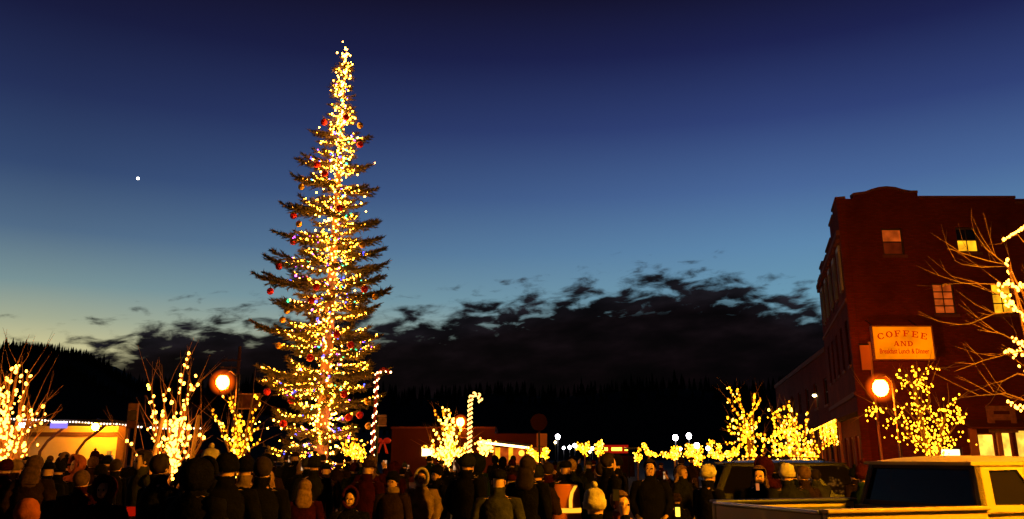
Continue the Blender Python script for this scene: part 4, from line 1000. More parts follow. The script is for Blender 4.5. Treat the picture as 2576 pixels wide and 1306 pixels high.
# far lit trees down the street
def small_lit(name_l, pl, Y, n, rj, fir=False):
    xs = [p[0] for l in pl for p in l]; b = Vector((XZ(pl[0][0][0], .5, Y), Y, 0)); t = empty('small_tree', tuple(b), name_l, 'tree')
    mb = MB(); mb.tube([b, P(pl[0][0][0], pl[0][0][1], Y)], .06, 6); mb.build('trunk', M_BARK, t)
    pts = []; rr = random.Random(int(xs[0]))
    for l in pl:
        off = rr.uniform(-.5, .5); q_ = [P(x, y, Y + off * i) for i, (x, y) in enumerate(l)]; mb = MB(); mb.tube(q_, .025, 5); mb.build('limb', M_BARK, t)
        for a, c_ in zip(q_, q_[1:]):
            for j in range(int(n * .8)): pts.append(a.lerp(c_, rr.random()) + Vector((rr.gauss(0, rj), rr.gauss(0, rj), rr.gauss(0, rj))))
    s = empty('string_lights', tuple(b + Vector((0, 0, .5))), 'yellow lights on the ' + ' '.join(name_l.split()[:12]), 'string lights'); bulb_mass(s, pts, bulb_mesh('bulb_far', G_YEL, .05 * Y / 70))
small_lit('far yellow tree with a flat spreading top left of the fir shape', [[(1471, 1146), (1470, 1130), (1463, 1118)], [(1470, 1132), (1458, 1127), (1454, 1122)], [(1471, 1130), (1480, 1122), (1474, 1115)], [(1470, 1130), (1484, 1130)]], 80, 22, .10)
small_lit('far yellow fir shaped tree left of the red lit sign', [[(1507, 1146), (1507, 1125), (1511, 1105)], [(1507, 1138), (1497, 1141)], [(1507, 1138), (1517, 1136)], [(1508, 1128), (1500, 1131)], [(1508, 1128), (1516, 1124)], [(1509, 1118), (1503, 1119)], [(1509, 1118), (1515, 1113)]], 75, 22, .09)
small_lit('bent far yellow tree right of the pale canopy', [[(1632, 1144), (1626, 1130), (1618, 1115)], [(1630, 1141), (1642, 1143), (1652, 1146)]], 70, 30, .08)
small_lit('short far yellow tree left of the tall forked lit tree', [[(1698, 1150), (1695, 1135), (1692, 1126)], [(1699, 1148), (1706, 1138), (1708, 1128)], [(1695, 1150), (1680, 1146), (1664, 1140)], [(1700, 1149), (1710, 1150)]], 60, 36, .10)
small_lit('tall forked lit tree standing beside the round white lamp', [[(1752, 1174), (1745, 1150), (1736, 1130), (1729, 1120)], [(1752, 1174), (1757, 1150), (1762, 1125)], [(1748, 1155), (1738, 1148), (1728, 1140)], [(1756, 1152), (1768, 1148)], [(1745, 1140), (1742, 1122)]], 45, 44, .09)
small_lit('narrow lit tree between the forked tree and the spiky tree', [[(1812, 1154), (1808, 1135), (1805, 1118)], [(1812, 1152), (1800, 1148), (1785, 1142)], [(1812, 1150), (1820, 1146)], [(1788, 1140), (1786, 1120), (1790, 1113)]], 55, 34, .08)
small_lit('low lit shrub between the narrow tree and the spiky tree', [[(1838, 1152), (1834, 1144), (1828, 1138)], [(1840, 1150), (1846, 1142), (1852, 1138)]], 50, 30, .08)
small_lit('yellow cup shaped lit shrub beneath the low shop corner', [[(1342, 1162), (1340, 1150), (1336, 1138), (1334, 1130)], [(1344, 1152), (1356, 1153), (1366, 1150), (1372, 1140), (1373, 1132)], [(1345, 1145), (1352, 1144)]], 50, 60, .10)
small_lit('small dim lit shrub behind the bare headed tall man', [[(1605, 1158), (1602, 1148), (1598, 1142)], [(1606, 1156), (1608, 1140), (1606, 1130)], [(1604, 1158), (1612, 1152), (1613, 1146)]], 60, 10, .08)
small_lit('lit bush close by the right foot of the towering fir', [[(880, 1150), (872, 1135), (866, 1115)], [(880, 1150), (888, 1130), (893, 1108)], [(880, 1150), (898, 1138), (908, 1120)], [(880, 1152), (905, 1148), (915, 1140)]], 33, 46, .10)

# ------------------------------------------------------------------ candy canes
def cane(base, top, hook, Y, r, label, seed, bulbs_=True):
    a, b_ = P(*base, Y), P(*top, Y); g_ = a + (a - b_) * ((a.z - .1) / (b_.z - a.z)); hk = [P(x, y, Y) for x, y in hook]
    path = [g_] + [g_.lerp(b_, i / 12) for i in range(1, 13)] + hk
    t = empty('candy_cane', tuple(g_), label, 'candy cane'); mb = MB(); mb.tube(path, r * .8, 10)
    mb.build('pole', mat('cane_red_paint', (.45, .02, .01), .6), t, smooth=True)
    seg = [(p - q_).length for p, q_ in zip(path[1:], path)]; tot = sum(seg)
    def at_(s):
        for i, l_ in enumerate(seg):
            if s <= l_: return path[i].lerp(path[i + 1], s / l_), (path[i + 1] - path[i]).normalized()
            s -= l_
        return path[-1], (path[-1] - path[-2]).normalized()
    sp_pts = []; s = max(0, 1.4)
    while s < tot:
        c_, d_ = at_(s); ax = d_.cross(Vector((0, 1, 0))).normalized(); ay = d_.cross(ax); ph = s / (.15 if not bulbs_ else .26) * 2 * math.pi
        sp_pts.append(c_ + ax * math.cos(ph) * r + ay * math.sin(ph) * r); s += .012 if not bulbs_ else .03
    sl = empty('string_lights', tuple(g_ + Vector((0, 0, 1))), 'spiral light wound round the ' + ' '.join(label.split()[:10]), 'string lights')
    if bulbs_:
        rr = random.Random(seed); bulbs(sl, [p for i, p in enumerate(sp_pts) if i % 2 == 0 and rr.random() < .8 and p.y < Y + .05], bulb_mesh('cane_bulb', glow('cane_bulb_light', (1, .55, .20), 12), .028))
        return
    mb = MB(); mb.tube(sp_pts, .036, 5); mb.build('rope_light', glow('rope_light', (1, .66, .14), 3.2), sl)
cane((935, 1165), (948, 950), [(950, 940), (955, 932), (963, 927), (972, 929), (978, 936), (980, 941)], 28, .062, 'thin red candy cane pole studded with bulbs right of the towering fir', 31)
cane((1180, 1175), (1183, 1010), [(1185, 1000), (1189, 994), (1196, 991), (1203, 994), (1208, 1001), (1209, 1012)], 30, .058, 'striped candy cane pole with hooked top beside the blazing tree', 32, False)
# boards on a pole beside the thin cane
q = P(958, 1100, 29); s_ = empty('pole_sign', (q.x, 29, 0), 'small dim double board on a pole just right of the thin candy cane', 'sign')
mb = MB(); mb.tube([(q.x - .12, 29, .1), (q.x - .12, 29, P(950, 1040, 29).z)], .04, 8); mb.build('pole', M_DARKMETAL, s_)
for y0_, y1_ in ((1044, 1049), (1069, 1073)):
    mb = MB(); a = P(950, y0_, 29); c_ = P(973, y1_, 29); mb.box(((a.x + c_.x) / 2, 28.97, (a.z + c_.z) / 2), (c_.x - a.x, .04, a.z - c_.z)); mb.build('rod', mat('banner_rod_paint', (.4, .2, .12), .6), s_)
mb = MB(); a = P(950, 1050, 29); c_ = P(972, 1068, 29); mb.box(((a.x + c_.x) / 2, 28.98, (a.z + c_.z) / 2), (c_.x - a.x, .02, a.z - c_.z)); mb.build('board', M_SGN, s_)
q = P(963, 1112, 29.2); s_ = empty('red_bow', tuple(q), 'big red ribbon bow hanging beside the thin candy cane pole', 'bow')
mb = MB()
mb.ball(q, .07, 8, 6)
for sg_ in (-1, 1): mb.ball(q + Vector((sg_ * .14, 0, .04)), .12, 10, 6, (1.1, .5, .8))
mb.build('loop', mat('red_ribbon', (.7, .03, .015), .5), s_, smooth=True)
for sg_ in (-1, 1):
    mb = MB(); mb.prism([q + Vector((sg_ * .02, -.02, -.03)), q + Vector((sg_ * .08, -.02, -.03)), q + Vector((sg_ * .2, -.02, -.36)), q + Vector((sg_ * .1, -.02, -.36))], (0, .02, 0)); mb.build('tail', mat('red_ribbon', (.7, .03, .015), .5), s_)

# ------------------------------------------------------------------ low shops across the square
Ym = 62.0
lb = empty('low_shop', (P(1060, 1100, Ym).x, Ym, 0), 'plain windowless low block wall building behind the heads left of the blazing tree', 'building')
xa, xb = XZ(985, 3, Ym), XZ(1245, 3, Ym); zt = P(1060, 1078, Ym).z
M_DULL = mat('dull_render', (.075, .022, .01), .9, var=.12, vscale=1.0)
mb = MB(); mb.box(((xa + xb) / 2, Ym + 5, zt / 2), (xb - xa, 10, zt)); mb.build('wall', M_DULL, lb)
mb = MB(); mb.box(((xa + xb) / 2, Ym + 5, zt + .06), (xb - xa + .15, 10.2, .12)); mb.build('coping', M_TRIM, lb)
mb = MB(); mb.box((XZ(1077, 2, Ym), Ym - .05, P(1077, 1138, Ym).z), (.85, .1, .5)); mb.build('lit_window', glow('bright_sign_light', (1, .8, .35), 3.2), lb)
lc = empty('canopy_shop', (P(1290, 1120, 58).x, 58, 0), 'low shop with a glowing light strip under its canopy right of the striped cane', 'building')
xa, xb = XZ(1240, 3, 61), XZ(1376, 3, 61); zt = P(1310, 1091, 61).z
mb = MB(); mb.box(((xa + xb) / 2, 64, zt - .45), (xb - xa, 6, .9)); mb.build('fascia', M_DULL, lc)
mb = MB(); mb.box((xb - .35, 60.9, zt - .42), (.7, .25, .86)); mb.build('fascia_lit_tone_end', mat('fascia_lit_tone', (.6, .3, .12), .8), lc)  # end block coloured brighter for the light on that end
for px in (1205, 1243, 1330):
    q = XZ(px, 2, 58); mb = MB(); mb.tube([(q, 58, .1), (q, 58, P(px, 1118, 58).z)], .07, 8); mb.build('post', mat('awning_post', (.28, .12, .07), .7), lc)
a, c_ = P(1206, 1112, 57.5), P(1331, 1127, 57.5)
mb = MB(); mb.prism([a + Vector((0, 0, .12)), c_ + Vector((0, 0, .12)), c_ + Vector((.2, 3.5, .2)), a + Vector((-.2, 3.5, .2))], (0, 0, .08)); mb.build('canopy', M_ROOF, lc)
mb = MB(); mb.tube([a, c_], .075, 6); mb.build('light_strip', glow('strip_light', (1, .62, .22), 9), lc)
mb = MB(); mb.box(((xa + xb) / 2, 61.3, 1.35), (xb - xa, .2, 2.5)); mb.build('shop_wall', mat('shop_wall_orange', (.45, .2, .08), .9), lc)
for px, w_, g_ in ((1249, .5, L_YEL), (1268, .55, L_ORG), (1285, .3, L_YEL), (1305, .8, L_ORG), (1358, .6, L_ORG)):
    mb = MB(); mb.box((XZ(px, 1.8, 61), 61.15, 1.9), (w_, .06, 1.1)); mb.build('window', g_, lc)
mb = MB(); q = P(1312, 1140, 60.9); mb.ball(q, .2, 8, 6); mb.build('round_lamp', glow('round_yellow_light', (1, .55, .04), 2.2), lc)
gr_ = empty('string_lights', tuple(P(1215, 1130, 57)), 'tangle of bright bulbs at the left end of the glowing canopy strip', 'string lights')
bulb_mass(gr_, blob(1218, 1128, 8, 8, 70, 57)(random.Random(5)) + blob(1222, 1113, 12, 2, 30, 57)(random.Random(6)), bulb_mesh('bulb_tangle', G_WARM, .055))
# round lollipop sign
q = P(1356, 1062, 45); s_ = empty('round_sign', (q.x, 45, 0), 'dim round dark red sign on a pole above the low canopy shop', 'sign')
mb = MB(); mb.tube([(q.x, 45, q.z), (q.x, 45.08, q.z)], .42, 20); mb.build('disc', mat('dark_red_sign', (.035, .006, .004), .7, var=.3, vscale=3), s_)
mb = MB(); mb.tube([(q.x, 45.05, .0), (q.x, 45.05, q.z - .45)], .05, 8); mb.build('pole', M_DARKMETAL, s_)
# red lit sign far down the street
q = P(1550, 1130, 85); s_ = empty('lit_sign', tuple(q), 'wide red glowing sign with three yellow lamps far down the street', 'sign')
mb = MB(); mb.box(q + Vector((0, .1, 0)), (2.3, .2, .75)); mb.build('board', glow('red_sign_light', (1, .02, .005), .35), s_)
for dx, w_ in ((-.95, .3), (.05, .95), (.95, .3)):
    mb = MB(); mb.box(q + Vector((dx, -.03, .0)), (w_, .1, .3)); mb.build('lamp', glow('sign_yellow_light', (1, .5, .03), 6), s_)
mb = MB(); mb.box(q + Vector((0, .5, -q.z / 2 - .3)), (3.4, .4, q.z - .6 + .0)); mb.build('wall', M_DULL, s_)
q = P(1605, 1128, 80); s_ = empty('pale_canopy', (q.x, 80, 0), 'dim grey canopy roof right of the red glowing sign', 'canopy')
mb = MB(); mb.box((q.x, 81, q.z), (1.9, 3, .16)); mb.build('roof', mat('pale_roof', (.35, .36, .33), .8), s_)
for dx in (-.85, .85):
    mb = MB(); mb.tube([(q.x + dx, 80, 0), (q.x + dx, 80, q.z - .08)], .06, 6); mb.build('post', M_DARKMETAL, s_)

# ------------------------------------------------------------------ vehicles
def wheel(parent, x, y, r, w, side):
    t = bpy.data.objects.new('wheel', None); 
    mb = MB(); mb.tube([(x, y - w / 2, r), (x, y - w / 2 + .02, r), (x, y + w / 2 - .02, r), (x, y + w / 2, r)], [r * .93, r, r, r * .93], 24); o = mb.build('wheel', mat('tyre_rubber', (.02, .02, .02), .8), None, local=True)
    o.parent = parent
    m2 = MB(); yy = y + side * (w / 2 + .004)
    m2.tube([(x, yy - side * .05, r), (x, yy, r)], [r * .6, r * .58], 16); rim = m2.build('rim', mat('alloy', (.5, .5, .5), .3, metal=1), None, local=True); rim.parent = o
    m3 = MB()
    for k in range(5):
        a = k * 2 * math.pi / 5; c = Vector((x, yy + side * .004, r)); d = Vector((math.cos(a), 0, math.sin(a)))
        m3.box(c + d * r * .3, (.03, .012, .03))
    return o
def lp(mb, name, m, parent, smooth=False, bev=0, seg=2):
    me = mb.mesh(name, m, smooth=smooth)
    if bev: bevel(me, bev, seg)
    o = link_mesh(name, me, parent); return o
def vehicle(root, paint, L, W, zb, zbelt, hood, cab, zroof, tumble=.14, deck=None, dark=False, pillar=.14):
    """local frame: x forward from the rear bumper, y left, z up.
    hood=(x0,z_nose); cab=(x rear bottom, x rear top, x front top, x front bottom)"""
    r = .36; wx = [.16 * L + .1, L - .17 * L - .05]; h = W / 2
    prof = [(0.02, zb + .18), (0, zbelt * .62), (.03, zbelt - .03)]
    prof += [(cab[0], zbelt)] if deck is None else []
    prof += [(cab[3] + .02, zbelt), (L - .35, hood + .02), (L - .06, hood - .12), (L, zb + .25), (L - .03, zb)]
    # lower edge with wheel arches
    low = []
    for x in reversed(wx):
        for k in range(7): a = k * math.pi / 6; low.append((x + (r + .07) * math.cos(a), max(zb, r + (r + .07) * math.sin(a))))
    prof += low + [(0.05, zb)]
    # body sides lofted: wide at mid height, narrower at the belt
    def hw(z): t = (z - zb) / (zbelt - zb); return h * (1 - .03 * (2 * t - 1) ** 2)
    mb = MB(); n = len(prof)
    ring = lambda s, k: [Vector((x, s * hw(z) * k, z)) for x, z in prof]
    mb.loft([ring(-1, .965), ring(-1, 1), ring(1, 1), ring(1, .965)], cap=True)
    me = mb.mesh('body', paint); fix_normals(me); o = link_mesh('body', me, root)
    # arches dark, wheels
    for x in wx:
        for s in (-1, 1): wheel(root, x, s * (h - .13), r, .22, s)
    # greenhouse
    ht = h - tumble
    xb0, xt0, xt1, xb1 = cab
    hc = h - (.03 if deck is None else .09)
    ht = min(ht, hc - .1)
    def corner(x, s, top): return Vector((x, s * (ht if top else hc), zroof - .07 if top else zbelt - .01))
    A = {(e, s, t): corner(x, s, t) for (e, t), x in {('r', 0): xb0, ('r', 1): xt0, ('f', 0): xb1, ('f', 1): xt1}.items() for s in (-1, 1)}
    def inset(q, m, n_=None):
        c = sum(q, Vector()) / 4; out_ = []
        for k in range(4):
            a, p, b = q[k - 1], q[k], q[(k + 1) % 4]
            out_.append(p + (a - p).normalized() * m[k % 2] + (b - p).normalized() * m[(k + 1) % 2])
        return out_
    frames = []
    gl = mat('car_glass', (.008, .006, .005), .03, spec=.12)
    def pane(q, m, off, nm, fmat=None):
        i4 = inset(q, m); mbf = MB(); mbf.frame(q, i4, off); lp(mbf, nm[0], fmat or paint, root)
        mg = MB(); o_ = Vector(off); mg.prism([p + o_ * .45 for p in i4], o_ * .12); lp(mg, nm[1], gl, root)
        return i4
    q = [A['r', -1, 0], A['r', 1, 0], A['r', 1, 1], A['r', -1, 1]]; pane(q, (.05, .07), (.06, 0, 0), ('rear_frame', 'rear_window'), mat('shaded_frame', (.02, .012, .008), .6, spec=.1) if deck else None)  # with a bed, the rear frame is coloured dark to stand for shade
    q = [A['f', -1, 0], A['f', 1, 0], A['f', 1, 1], A['f', -1, 1]]; pane(q, (.06, .07), (-.06, 0, 0), ('windscreen_frame', 'windscreen'))
    for s in (-1, 1):
        q = [A['r', s, 0], A['f', s, 0], A['f', s, 1], A['r', s, 1]]
        q = [Vector(p) for p in q]
        nd = max(1, round((xb1 - xb0) / 1.15)); 
        for k in range(nd):
            f0, f1 = k / nd, (k + 1) / nd
            qq = [q[0].lerp(q[1], f0), q[0].lerp(q[1], f1), q[3].lerp(q[2], f1), q[3].lerp(q[2], f0)]
            pane(qq, (.06, pillar if k == 0 else .07), (0, -s * .05, 0), ('door_frame', 'side_window'))
    # roof
    rg = []
    for k in range(9):
        y_ = -1 + k / 4; rg.append((ht + .02) * y_)
    mb = MB(); rows = []
    for i in range(7):
        f = i / 6; x = xt0 - .05 + (xt1 - xt0 + .12) * f; e = 1 - (2 * f - 1) ** 4
        rows.append([Vector((x, y, zroof - .075 + .055 * e * (1 - (abs(y) / (ht + .03)) ** 3) + .02)) for y in rg] + [Vector((x, y, zroof - .085)) for y in reversed(rg)])
    mb.loft(rows); me = mb.mesh('roof', paint, smooth=False); fix_normals(me); link_mesh('roof', me, root)
    for s in (-1, 1):
        mb = MB(); mb.box((xb1 - .22, s * (h + .12), zbelt + .08), (.1, .2, .15)); lp(mb, 'side_mirror', mat('black_plastic', (.015, .015, .015), .5), root, bev=.03)
        for k in range(max(1, round((xb1 - xb0) / 1.15))):
            mb = MB(); mb.box((xb0 + .35 + k * 1.1, s * (h * .995), zbelt - .16), (.17, .05, .035)); lp(mb, 'door_handle', mat('black_plastic', (.015, .015, .015), .5), root, bev=.01)
        mb = MB(); mb.box((L - .03, s * (h - .25), hood - .2), (.12, .34, .14)); lp(mb, 'headlight', mat('lamp_glass', (.5, .5, .5), .1, spec=.8), root, bev=.03)
        mb = MB(); mb.box((.02, s * (h - .12), zbelt - .3), (.08, .16, .3)); lp(mb, 'tail_light', mat('tail_light_red', (.25, .01, .01), .2), root, bev=.02)
    for x, nm in ((-.03, 'rear_bumper'), (L + .02, 'front_bumper')):
        mb = MB(); mb.box((x, 0, zb + .14), (.16, W * .96, .2)); lp(mb, nm, mat('bumper_metal', (.35, .35, .35), .3, metal=.8), root, bev=.04)
    mb = MB(); mb.box((L + .005, 0, hood - .22), (.05, W * .5, .16)); lp(mb, 'grille', mat('black_plastic', (.015, .015, .015), .5), root, bev=.02)
    mb = MB(); mb.box(((wx[0] + wx[1]) / 2, 0, zb + .06), (L * .9, W * .6, .14)); lp(mb, 'underbody', mat('black_plastic', (.015, .015, .015), .5), root)
    return o
# pickup, rear three-quarter on, bed towards the camera side
ang = math.atan2(.31, .95)
pk = empty('pickup_truck', (2.47 - .95 * 1.0 * 0 + .31 * -.875 * 0, 7.1, 0), 'pale pickup truck with dark cab rear window, its near side glowing yellow', 'pickup truck', rz=ang)
W = 1.72; pk.location = Vector((2.44, 7.15, 0)) + Matrix.Rotation(ang, 3, 'Z') @ Vector((0, W / 2, 0))
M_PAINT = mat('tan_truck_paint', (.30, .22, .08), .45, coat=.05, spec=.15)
ZB = 1.33
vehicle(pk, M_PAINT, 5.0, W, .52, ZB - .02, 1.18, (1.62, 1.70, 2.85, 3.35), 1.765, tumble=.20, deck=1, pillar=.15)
for o in list(pk.children):
    if o.name.startswith('body'):
        # open the bed: rebuild the body in front of the bed only
        bm_ = bmesh.new(); bm_.from_mesh(o.data)
        bmesh.ops.bisect_plane(bm_, geom=bm_.verts[:] + bm_.edges[:] + bm_.faces[:], plane_co=(1.60, 0, 0), plane_no=(-1, 0, 0), clear_outer=True)
        bmesh.ops.holes_fill(bm_, edges=bm_.edges[:]); bm_.to_mesh(o.data); bm_.free()
mb = MB()
for s in (-1, 1):
    # bed side with a wheel arch
    pr = [(0.0, .62), (0.0, ZB)] + [(1.58, ZB), (1.58, .55), (1.36, .55)] + [(.90 + .44 * math.cos(k * math.pi / 6), .36 + .44 * math.sin(k * math.pi / 6)) for k in range(1, 6)] + [(.44, .55), (0.02, .55)]
    m2 = MB(); m2.prism([Vector((x, s * W / 2, z)) for x, z in pr], (0, -s * .06, 0)); lp(m2, 'bed_side', M_PAINT, pk, bev=.012)
    m2 = MB(); m2.box((.79, s * (W / 2 - .035), ZB + .012), (1.6, .13, .03)); lp(m2, 'bed_rail', mat('black_plastic', (.015, .015, .015), .5) if s > 0 else M_PAINT, pk, bev=.01)  # far rail coloured dark for shade, near rail keeps the body paint
m2 = MB(); m2.box((.03, 0, (ZB + .62) / 2), (.06, W - .14, ZB - .62)); lp(m2, 'tailgate', M_PAINT, pk, bev=.015)
m2 = MB(); m2.box((.0, 0, ZB + .0), (.07, W - .15, .03)); lp(m2, 'tailgate_trim', mat('bumper_metal', (.35, .35, .35), .3, metal=.8), pk, bev=.01)
M_BED_SHADE = mat('black_plastic', (.015, .015, .015), .5)  # dark panels added inside the bed so that it reads as shaded
for s in (-1, 1):
    m2 = MB(); m2.box((.79, s * (W / 2 - .075), .98), (1.45, .02, .60)); lp(m2, 'bed_shade_panel', M_BED_SHADE, pk)
m2 = MB(); m2.box((1.57, 0, .98), (.02, W - .2, .64)); lp(m2, 'bed_shade_panel', M_BED_SHADE, pk)
m2 = MB(); m2.box((.8, 0, .66), (1.55, W - .14, .04)); lp(m2, 'bed_floor', mat('bed_floor_metal', (.12, .11, .1), .6), pk)
# dark wagon beyond the first rows of the crowd
av = math.atan2(-.12, 1)
sv = empty('parked_wagon', tuple(Vector((XZ(1775, 1, 18.8), 18.8, 0))), 'dark parked wagon among the crowd with tree lights glinting on its sloping windscreen', 'car', rz=av)
vehicle(sv, mat('black_car_paint', (.010, .006, .005), .25, coat=0, spec=.12), 4.7, 1.8, .3, 1.02, .98, (.08, .35, 2.6, 3.5), 1.70)
for o in sv.children:
    if o.name.startswith('roof'):
        for s in (-.6, .6):
            m2 = MB(); m2.tube([(.5, s, 1.68), (.6, s, 1.735), (2.2, s, 1.735), (2.3, s, 1.68)], .018, 6); lp(m2, 'roof_rail', M_DARKMETAL, sv)
        break

# ------------------------------------------------------------------ people
def skin_body(J, Eg, lv=1):
    me = bpy.data.meshes.new('body'); me.from_pydata([j[0] for j in J], Eg, [])
    ob = bpy.data.objects.new('tmp_body', me); col.objects.link(ob)
    sk = ob.modifiers.new('s', 'SKIN'); sk.use_smooth_shade = True
    for i, j in enumerate(J):
        d_ = me.skin_vertices[0].data[i]; r = j[1]; d_.radius = r if isinstance(r, tuple) else (r, r); d_.use_root = (i == 0)
    ss = ob.modifiers.new('u', 'SUBSURF'); ss.levels = lv; ss.render_levels = lv
    dg = bpy.context.evaluated_depsgraph_get(); dg.update()
    out_ = bpy.data.meshes.new_from_object(ob.evaluated_get(dg)); bpy.data.objects.remove(ob)
    return out_
POSES = {
    'pockets': [((.20, 0, 1.40), (.27, -.05, 1.15), (.215, .09, .98), (.185, .15, .95)), ((-.20, 0, 1.40), (-.27, -.05, 1.15), (-.215, .09, .98), (-.185, .15, .95))],
    'hanging': [((.20, 0, 1.40), (.255, -.02, 1.12), (.265, .04, .87), (.265, .06, .79)), ((-.20, 0, 1.40), (-.255, -.02, 1.12), (-.265, .04, .87), (-.265, .06, .79))],
    'filming': [((.20, 0, 1.40), (.26, .20, 1.28), (.13, .36, 1.50), (.10, .38, 1.57)), ((-.20, 0, 1.40), (-.27, -.02, 1.14), (-.20, .15, 1.02), (-.16, .20, 1.0))],
    'folded': [((.20, 0, 1.40), (.27, .02, 1.15), (.05, .25, 1.17), (-.03, .26, 1.19)), ((-.20, 0, 1.40), (-.27, .02, 1.15), (-.05, .24, 1.12), (.03, .27, 1.10))],
}
def make_body(pose, lean=0.0):
    J = [((0, 0, .94), (.15, .11))]; E_ = []
    def add(p, r, par): J.append((p, r)); E_.append((par, len(J) - 1)); return len(J) - 1
    sp = add((0, 0, 1.08), (.135, .10), 0); ch = add((0, 0, 1.25), (.155, .115), sp); uc = add((0, -.01, 1.385), (.12, .09), ch)
    nk = add((0, .0, 1.475), .055, uc); jw = add((0, .025, 1.555), (.058, .062), nk); hd = add((0, .02, 1.635), (.076, .088), jw); tp = add((0, .005, 1.70), (.062, .072), hd)
    add((0, .10, 1.60), .013, jw)
    for s, arm in zip((1, -1), POSES[pose]):
        sh = add(arm[0], .062, uc); e = add(arm[1], .046, sh); w = add(arm[2], .030, e); pa = add(arm[3], (.038, .022), w)
        pv_, wv = Vector(arm[3]), Vector(arm[2]); d_ = (pv_ - wv).normalized(); sd = d_.cross(Vector((0, 1, 0)) if abs(d_.y) < .8 else Vector((0, 0, 1))).normalized(); up_v = sd.cross(d_)
        for k, (o_, l_) in enumerate([(-.028, .055), (-.010, .068), (.010, .062), (.027, .048)]):
            a = pv_ + d_ * .035 + sd * o_; q1 = a + d_ * l_ * .55; q2 = q1 + (d_ + up_v * .7 * s).normalized() * l_ * .55
            i1 = add(tuple(q1), .009, pa); add(tuple(q2), .007, i1)
        th = pv_ + sd * .04 * s * -1 + d_ * .0; i1 = add(tuple(th), .012, pa); add(tuple(th + d_ * .035 - sd * .012 * s), .009, i1)
        hp = add((s * .095, 0, .88), .095, 0); kn = add((s * .11, .02, .50), .062, hp); an = add((s * .115, -.02, .10), .042, kn); add((s * .125, .13, .045), (.045, .035), an)
    me = skin_body(J, E_)
    for m_ in (M_SKIN, MATS['trouser_dark'], M_SHOE): me.materials.append(m_)
    hands = [Vector(a[3]) for a in POSES[pose]]
    for p in me.polygons:
        c = p.center
        if min((c - h_).length for h_ in hands) < .085: p.material_index = 0
        elif c.z < .115: p.material_index = 2
        elif c.z < 1.44: p.material_index = 1
        p.use_smooth = True
    return me
mat('trouser_dark', (.01, .01, .014), .95, spec=.04)
def ellipse(a, b, z, y=0, n=16, x=0): return [Vector((x + a * math.cos(2 * math.pi * k / n), y + b * math.sin(2 * math.pi * k / n), z)) for k in range(n)]
def make_jacket(pose, puffy=False, long=False):
    mb = MB(); prof = [(.76, .20, .145), (.80, .212, .155), (.92, .205, .15), (1.05, .195, .14), (1.18, .205, .148), (1.30, .215, .15), (1.38, .20, .135), (1.43, .155, .11), (1.465, .09, .086), (1.50, .074, .078), (1.56, .080, .086), (1.557, .06, .06)]
    if long: prof = [(.50, .235, .18), (.60, .225, .17)] + prof
    if puffy:
        p2 = []
        for (z0, a0, b0), (z1, a1, b1) in zip(prof[:-3], prof[1:-2]):
            p2 += [(z0, a0, b0), ((z0 + z1) / 2, (a0 + a1) / 2 + .022, (b0 + b1) / 2 + .022)]
        prof = p2 + prof[-3:]
    rj = random.Random(hash(pose) % 97 + puffy)
    rg = []
    for z, a, b in prof:
        r = ellipse(a, b, z, -.005, 20)
        rg.append([v + Vector((rj.uniform(-.006, .006), rj.uniform(-.006, .006), rj.uniform(-.006, .006))) for v in r])
    mb.loft(rg)
    for arm in POSES[pose]:
        s, e, w, h_ = [Vector(v) for v in arm]; pts_ = [s * .85 + Vector((0, 0, .21)) * 1, ]
        a = Vector((s.x * .55, 0, s.z - .01)); pth = [a, s + Vector((0, 0, -.02)), s.lerp(e, .5), e, e.lerp(w, .5), w.lerp(h_, .15)]
        rd = [.075, .083, .072, .064, .058, .047]
        if puffy: pth = [a, s + Vector((0, 0, -.02)), s.lerp(e, .3), s.lerp(e, .45), s.lerp(e, .7), e, e.lerp(w, .25), e.lerp(w, .5), w.lerp(h_, .15)]; rd = [.08, .09, .075, .09, .072, .082, .064, .07, .05]
        mb.tube(pth, rd, 12)
    return mb.mesh('jacket', [MATS['trouser_dark']], smooth=True)
def dome(pts, n=16, y=.012, sq=1.12):
    mb = MB(); mb.loft([[v + Vector((0, 0, max(0, (v.y - y) / r) * .055 * max(0, 1 - (z - 1.6) / .12))) for v in ellipse(r, r * sq, z, y, n)] for z, r in pts]); return mb
HATS = {}
mb = dome([(1.60, .094), (1.605, .102), (1.66, .106), (1.665, .10), (1.72, .09), (1.755, .068), (1.775, .03)]); HATS['beanie'] = mb
mb = dome([(1.60, .096), (1.605, .106), (1.66, .109), (1.665, .101), (1.73, .094), (1.77, .07), (1.79, .03)]); mb.ball((0, .012, 1.815), .034, 8, 6); HATS['pom_beanie'] = mb
mb = dome([(1.655, .093), (1.70, .092), (1.74, .072), (1.757, .03)]); mb.add([(-.075, .09, 1.665), (.075, .09, 1.665), (.055, .20, 1.645), (-.055, .20, 1.645), (-.075, .09, 1.655), (.075, .09, 1.655), (.055, .20, 1.637), (-.055, .20, 1.637)], [(0, 1, 2, 3), (7, 6, 5, 4), (0, 4, 5, 1), (1, 5, 6, 2), (2, 6, 7, 3), (3, 7, 4, 0)]); HATS['cap'] = mb
def hairball(z, r, sc, cut, extra=None):
    mb = MB(); mb.ball((0, -.005, z), r, 16, 12, sc, keep=cut)
    if extra: extra(mb)
    return mb
HATS['short_hair'] = hairball(1.655, .098, (.98, 1.12, 1.05), lambda c: not (c.y > .035 and c.z < .045) and c.z > -.10)
def lh(mb): mb.loft([ellipse(.094, .06, 1.62, -.05, 12), ellipse(.115, .05, 1.52, -.07, 12), ellipse(.12, .045, 1.42, -.10, 12), ellipse(.09, .03, 1.36, -.12, 12)])
HATS['long_hair'] = hairball(1.655, .102, (1.0, 1.12, 1.05), lambda c: not (c.y > .04 and c.z < .05), lh)
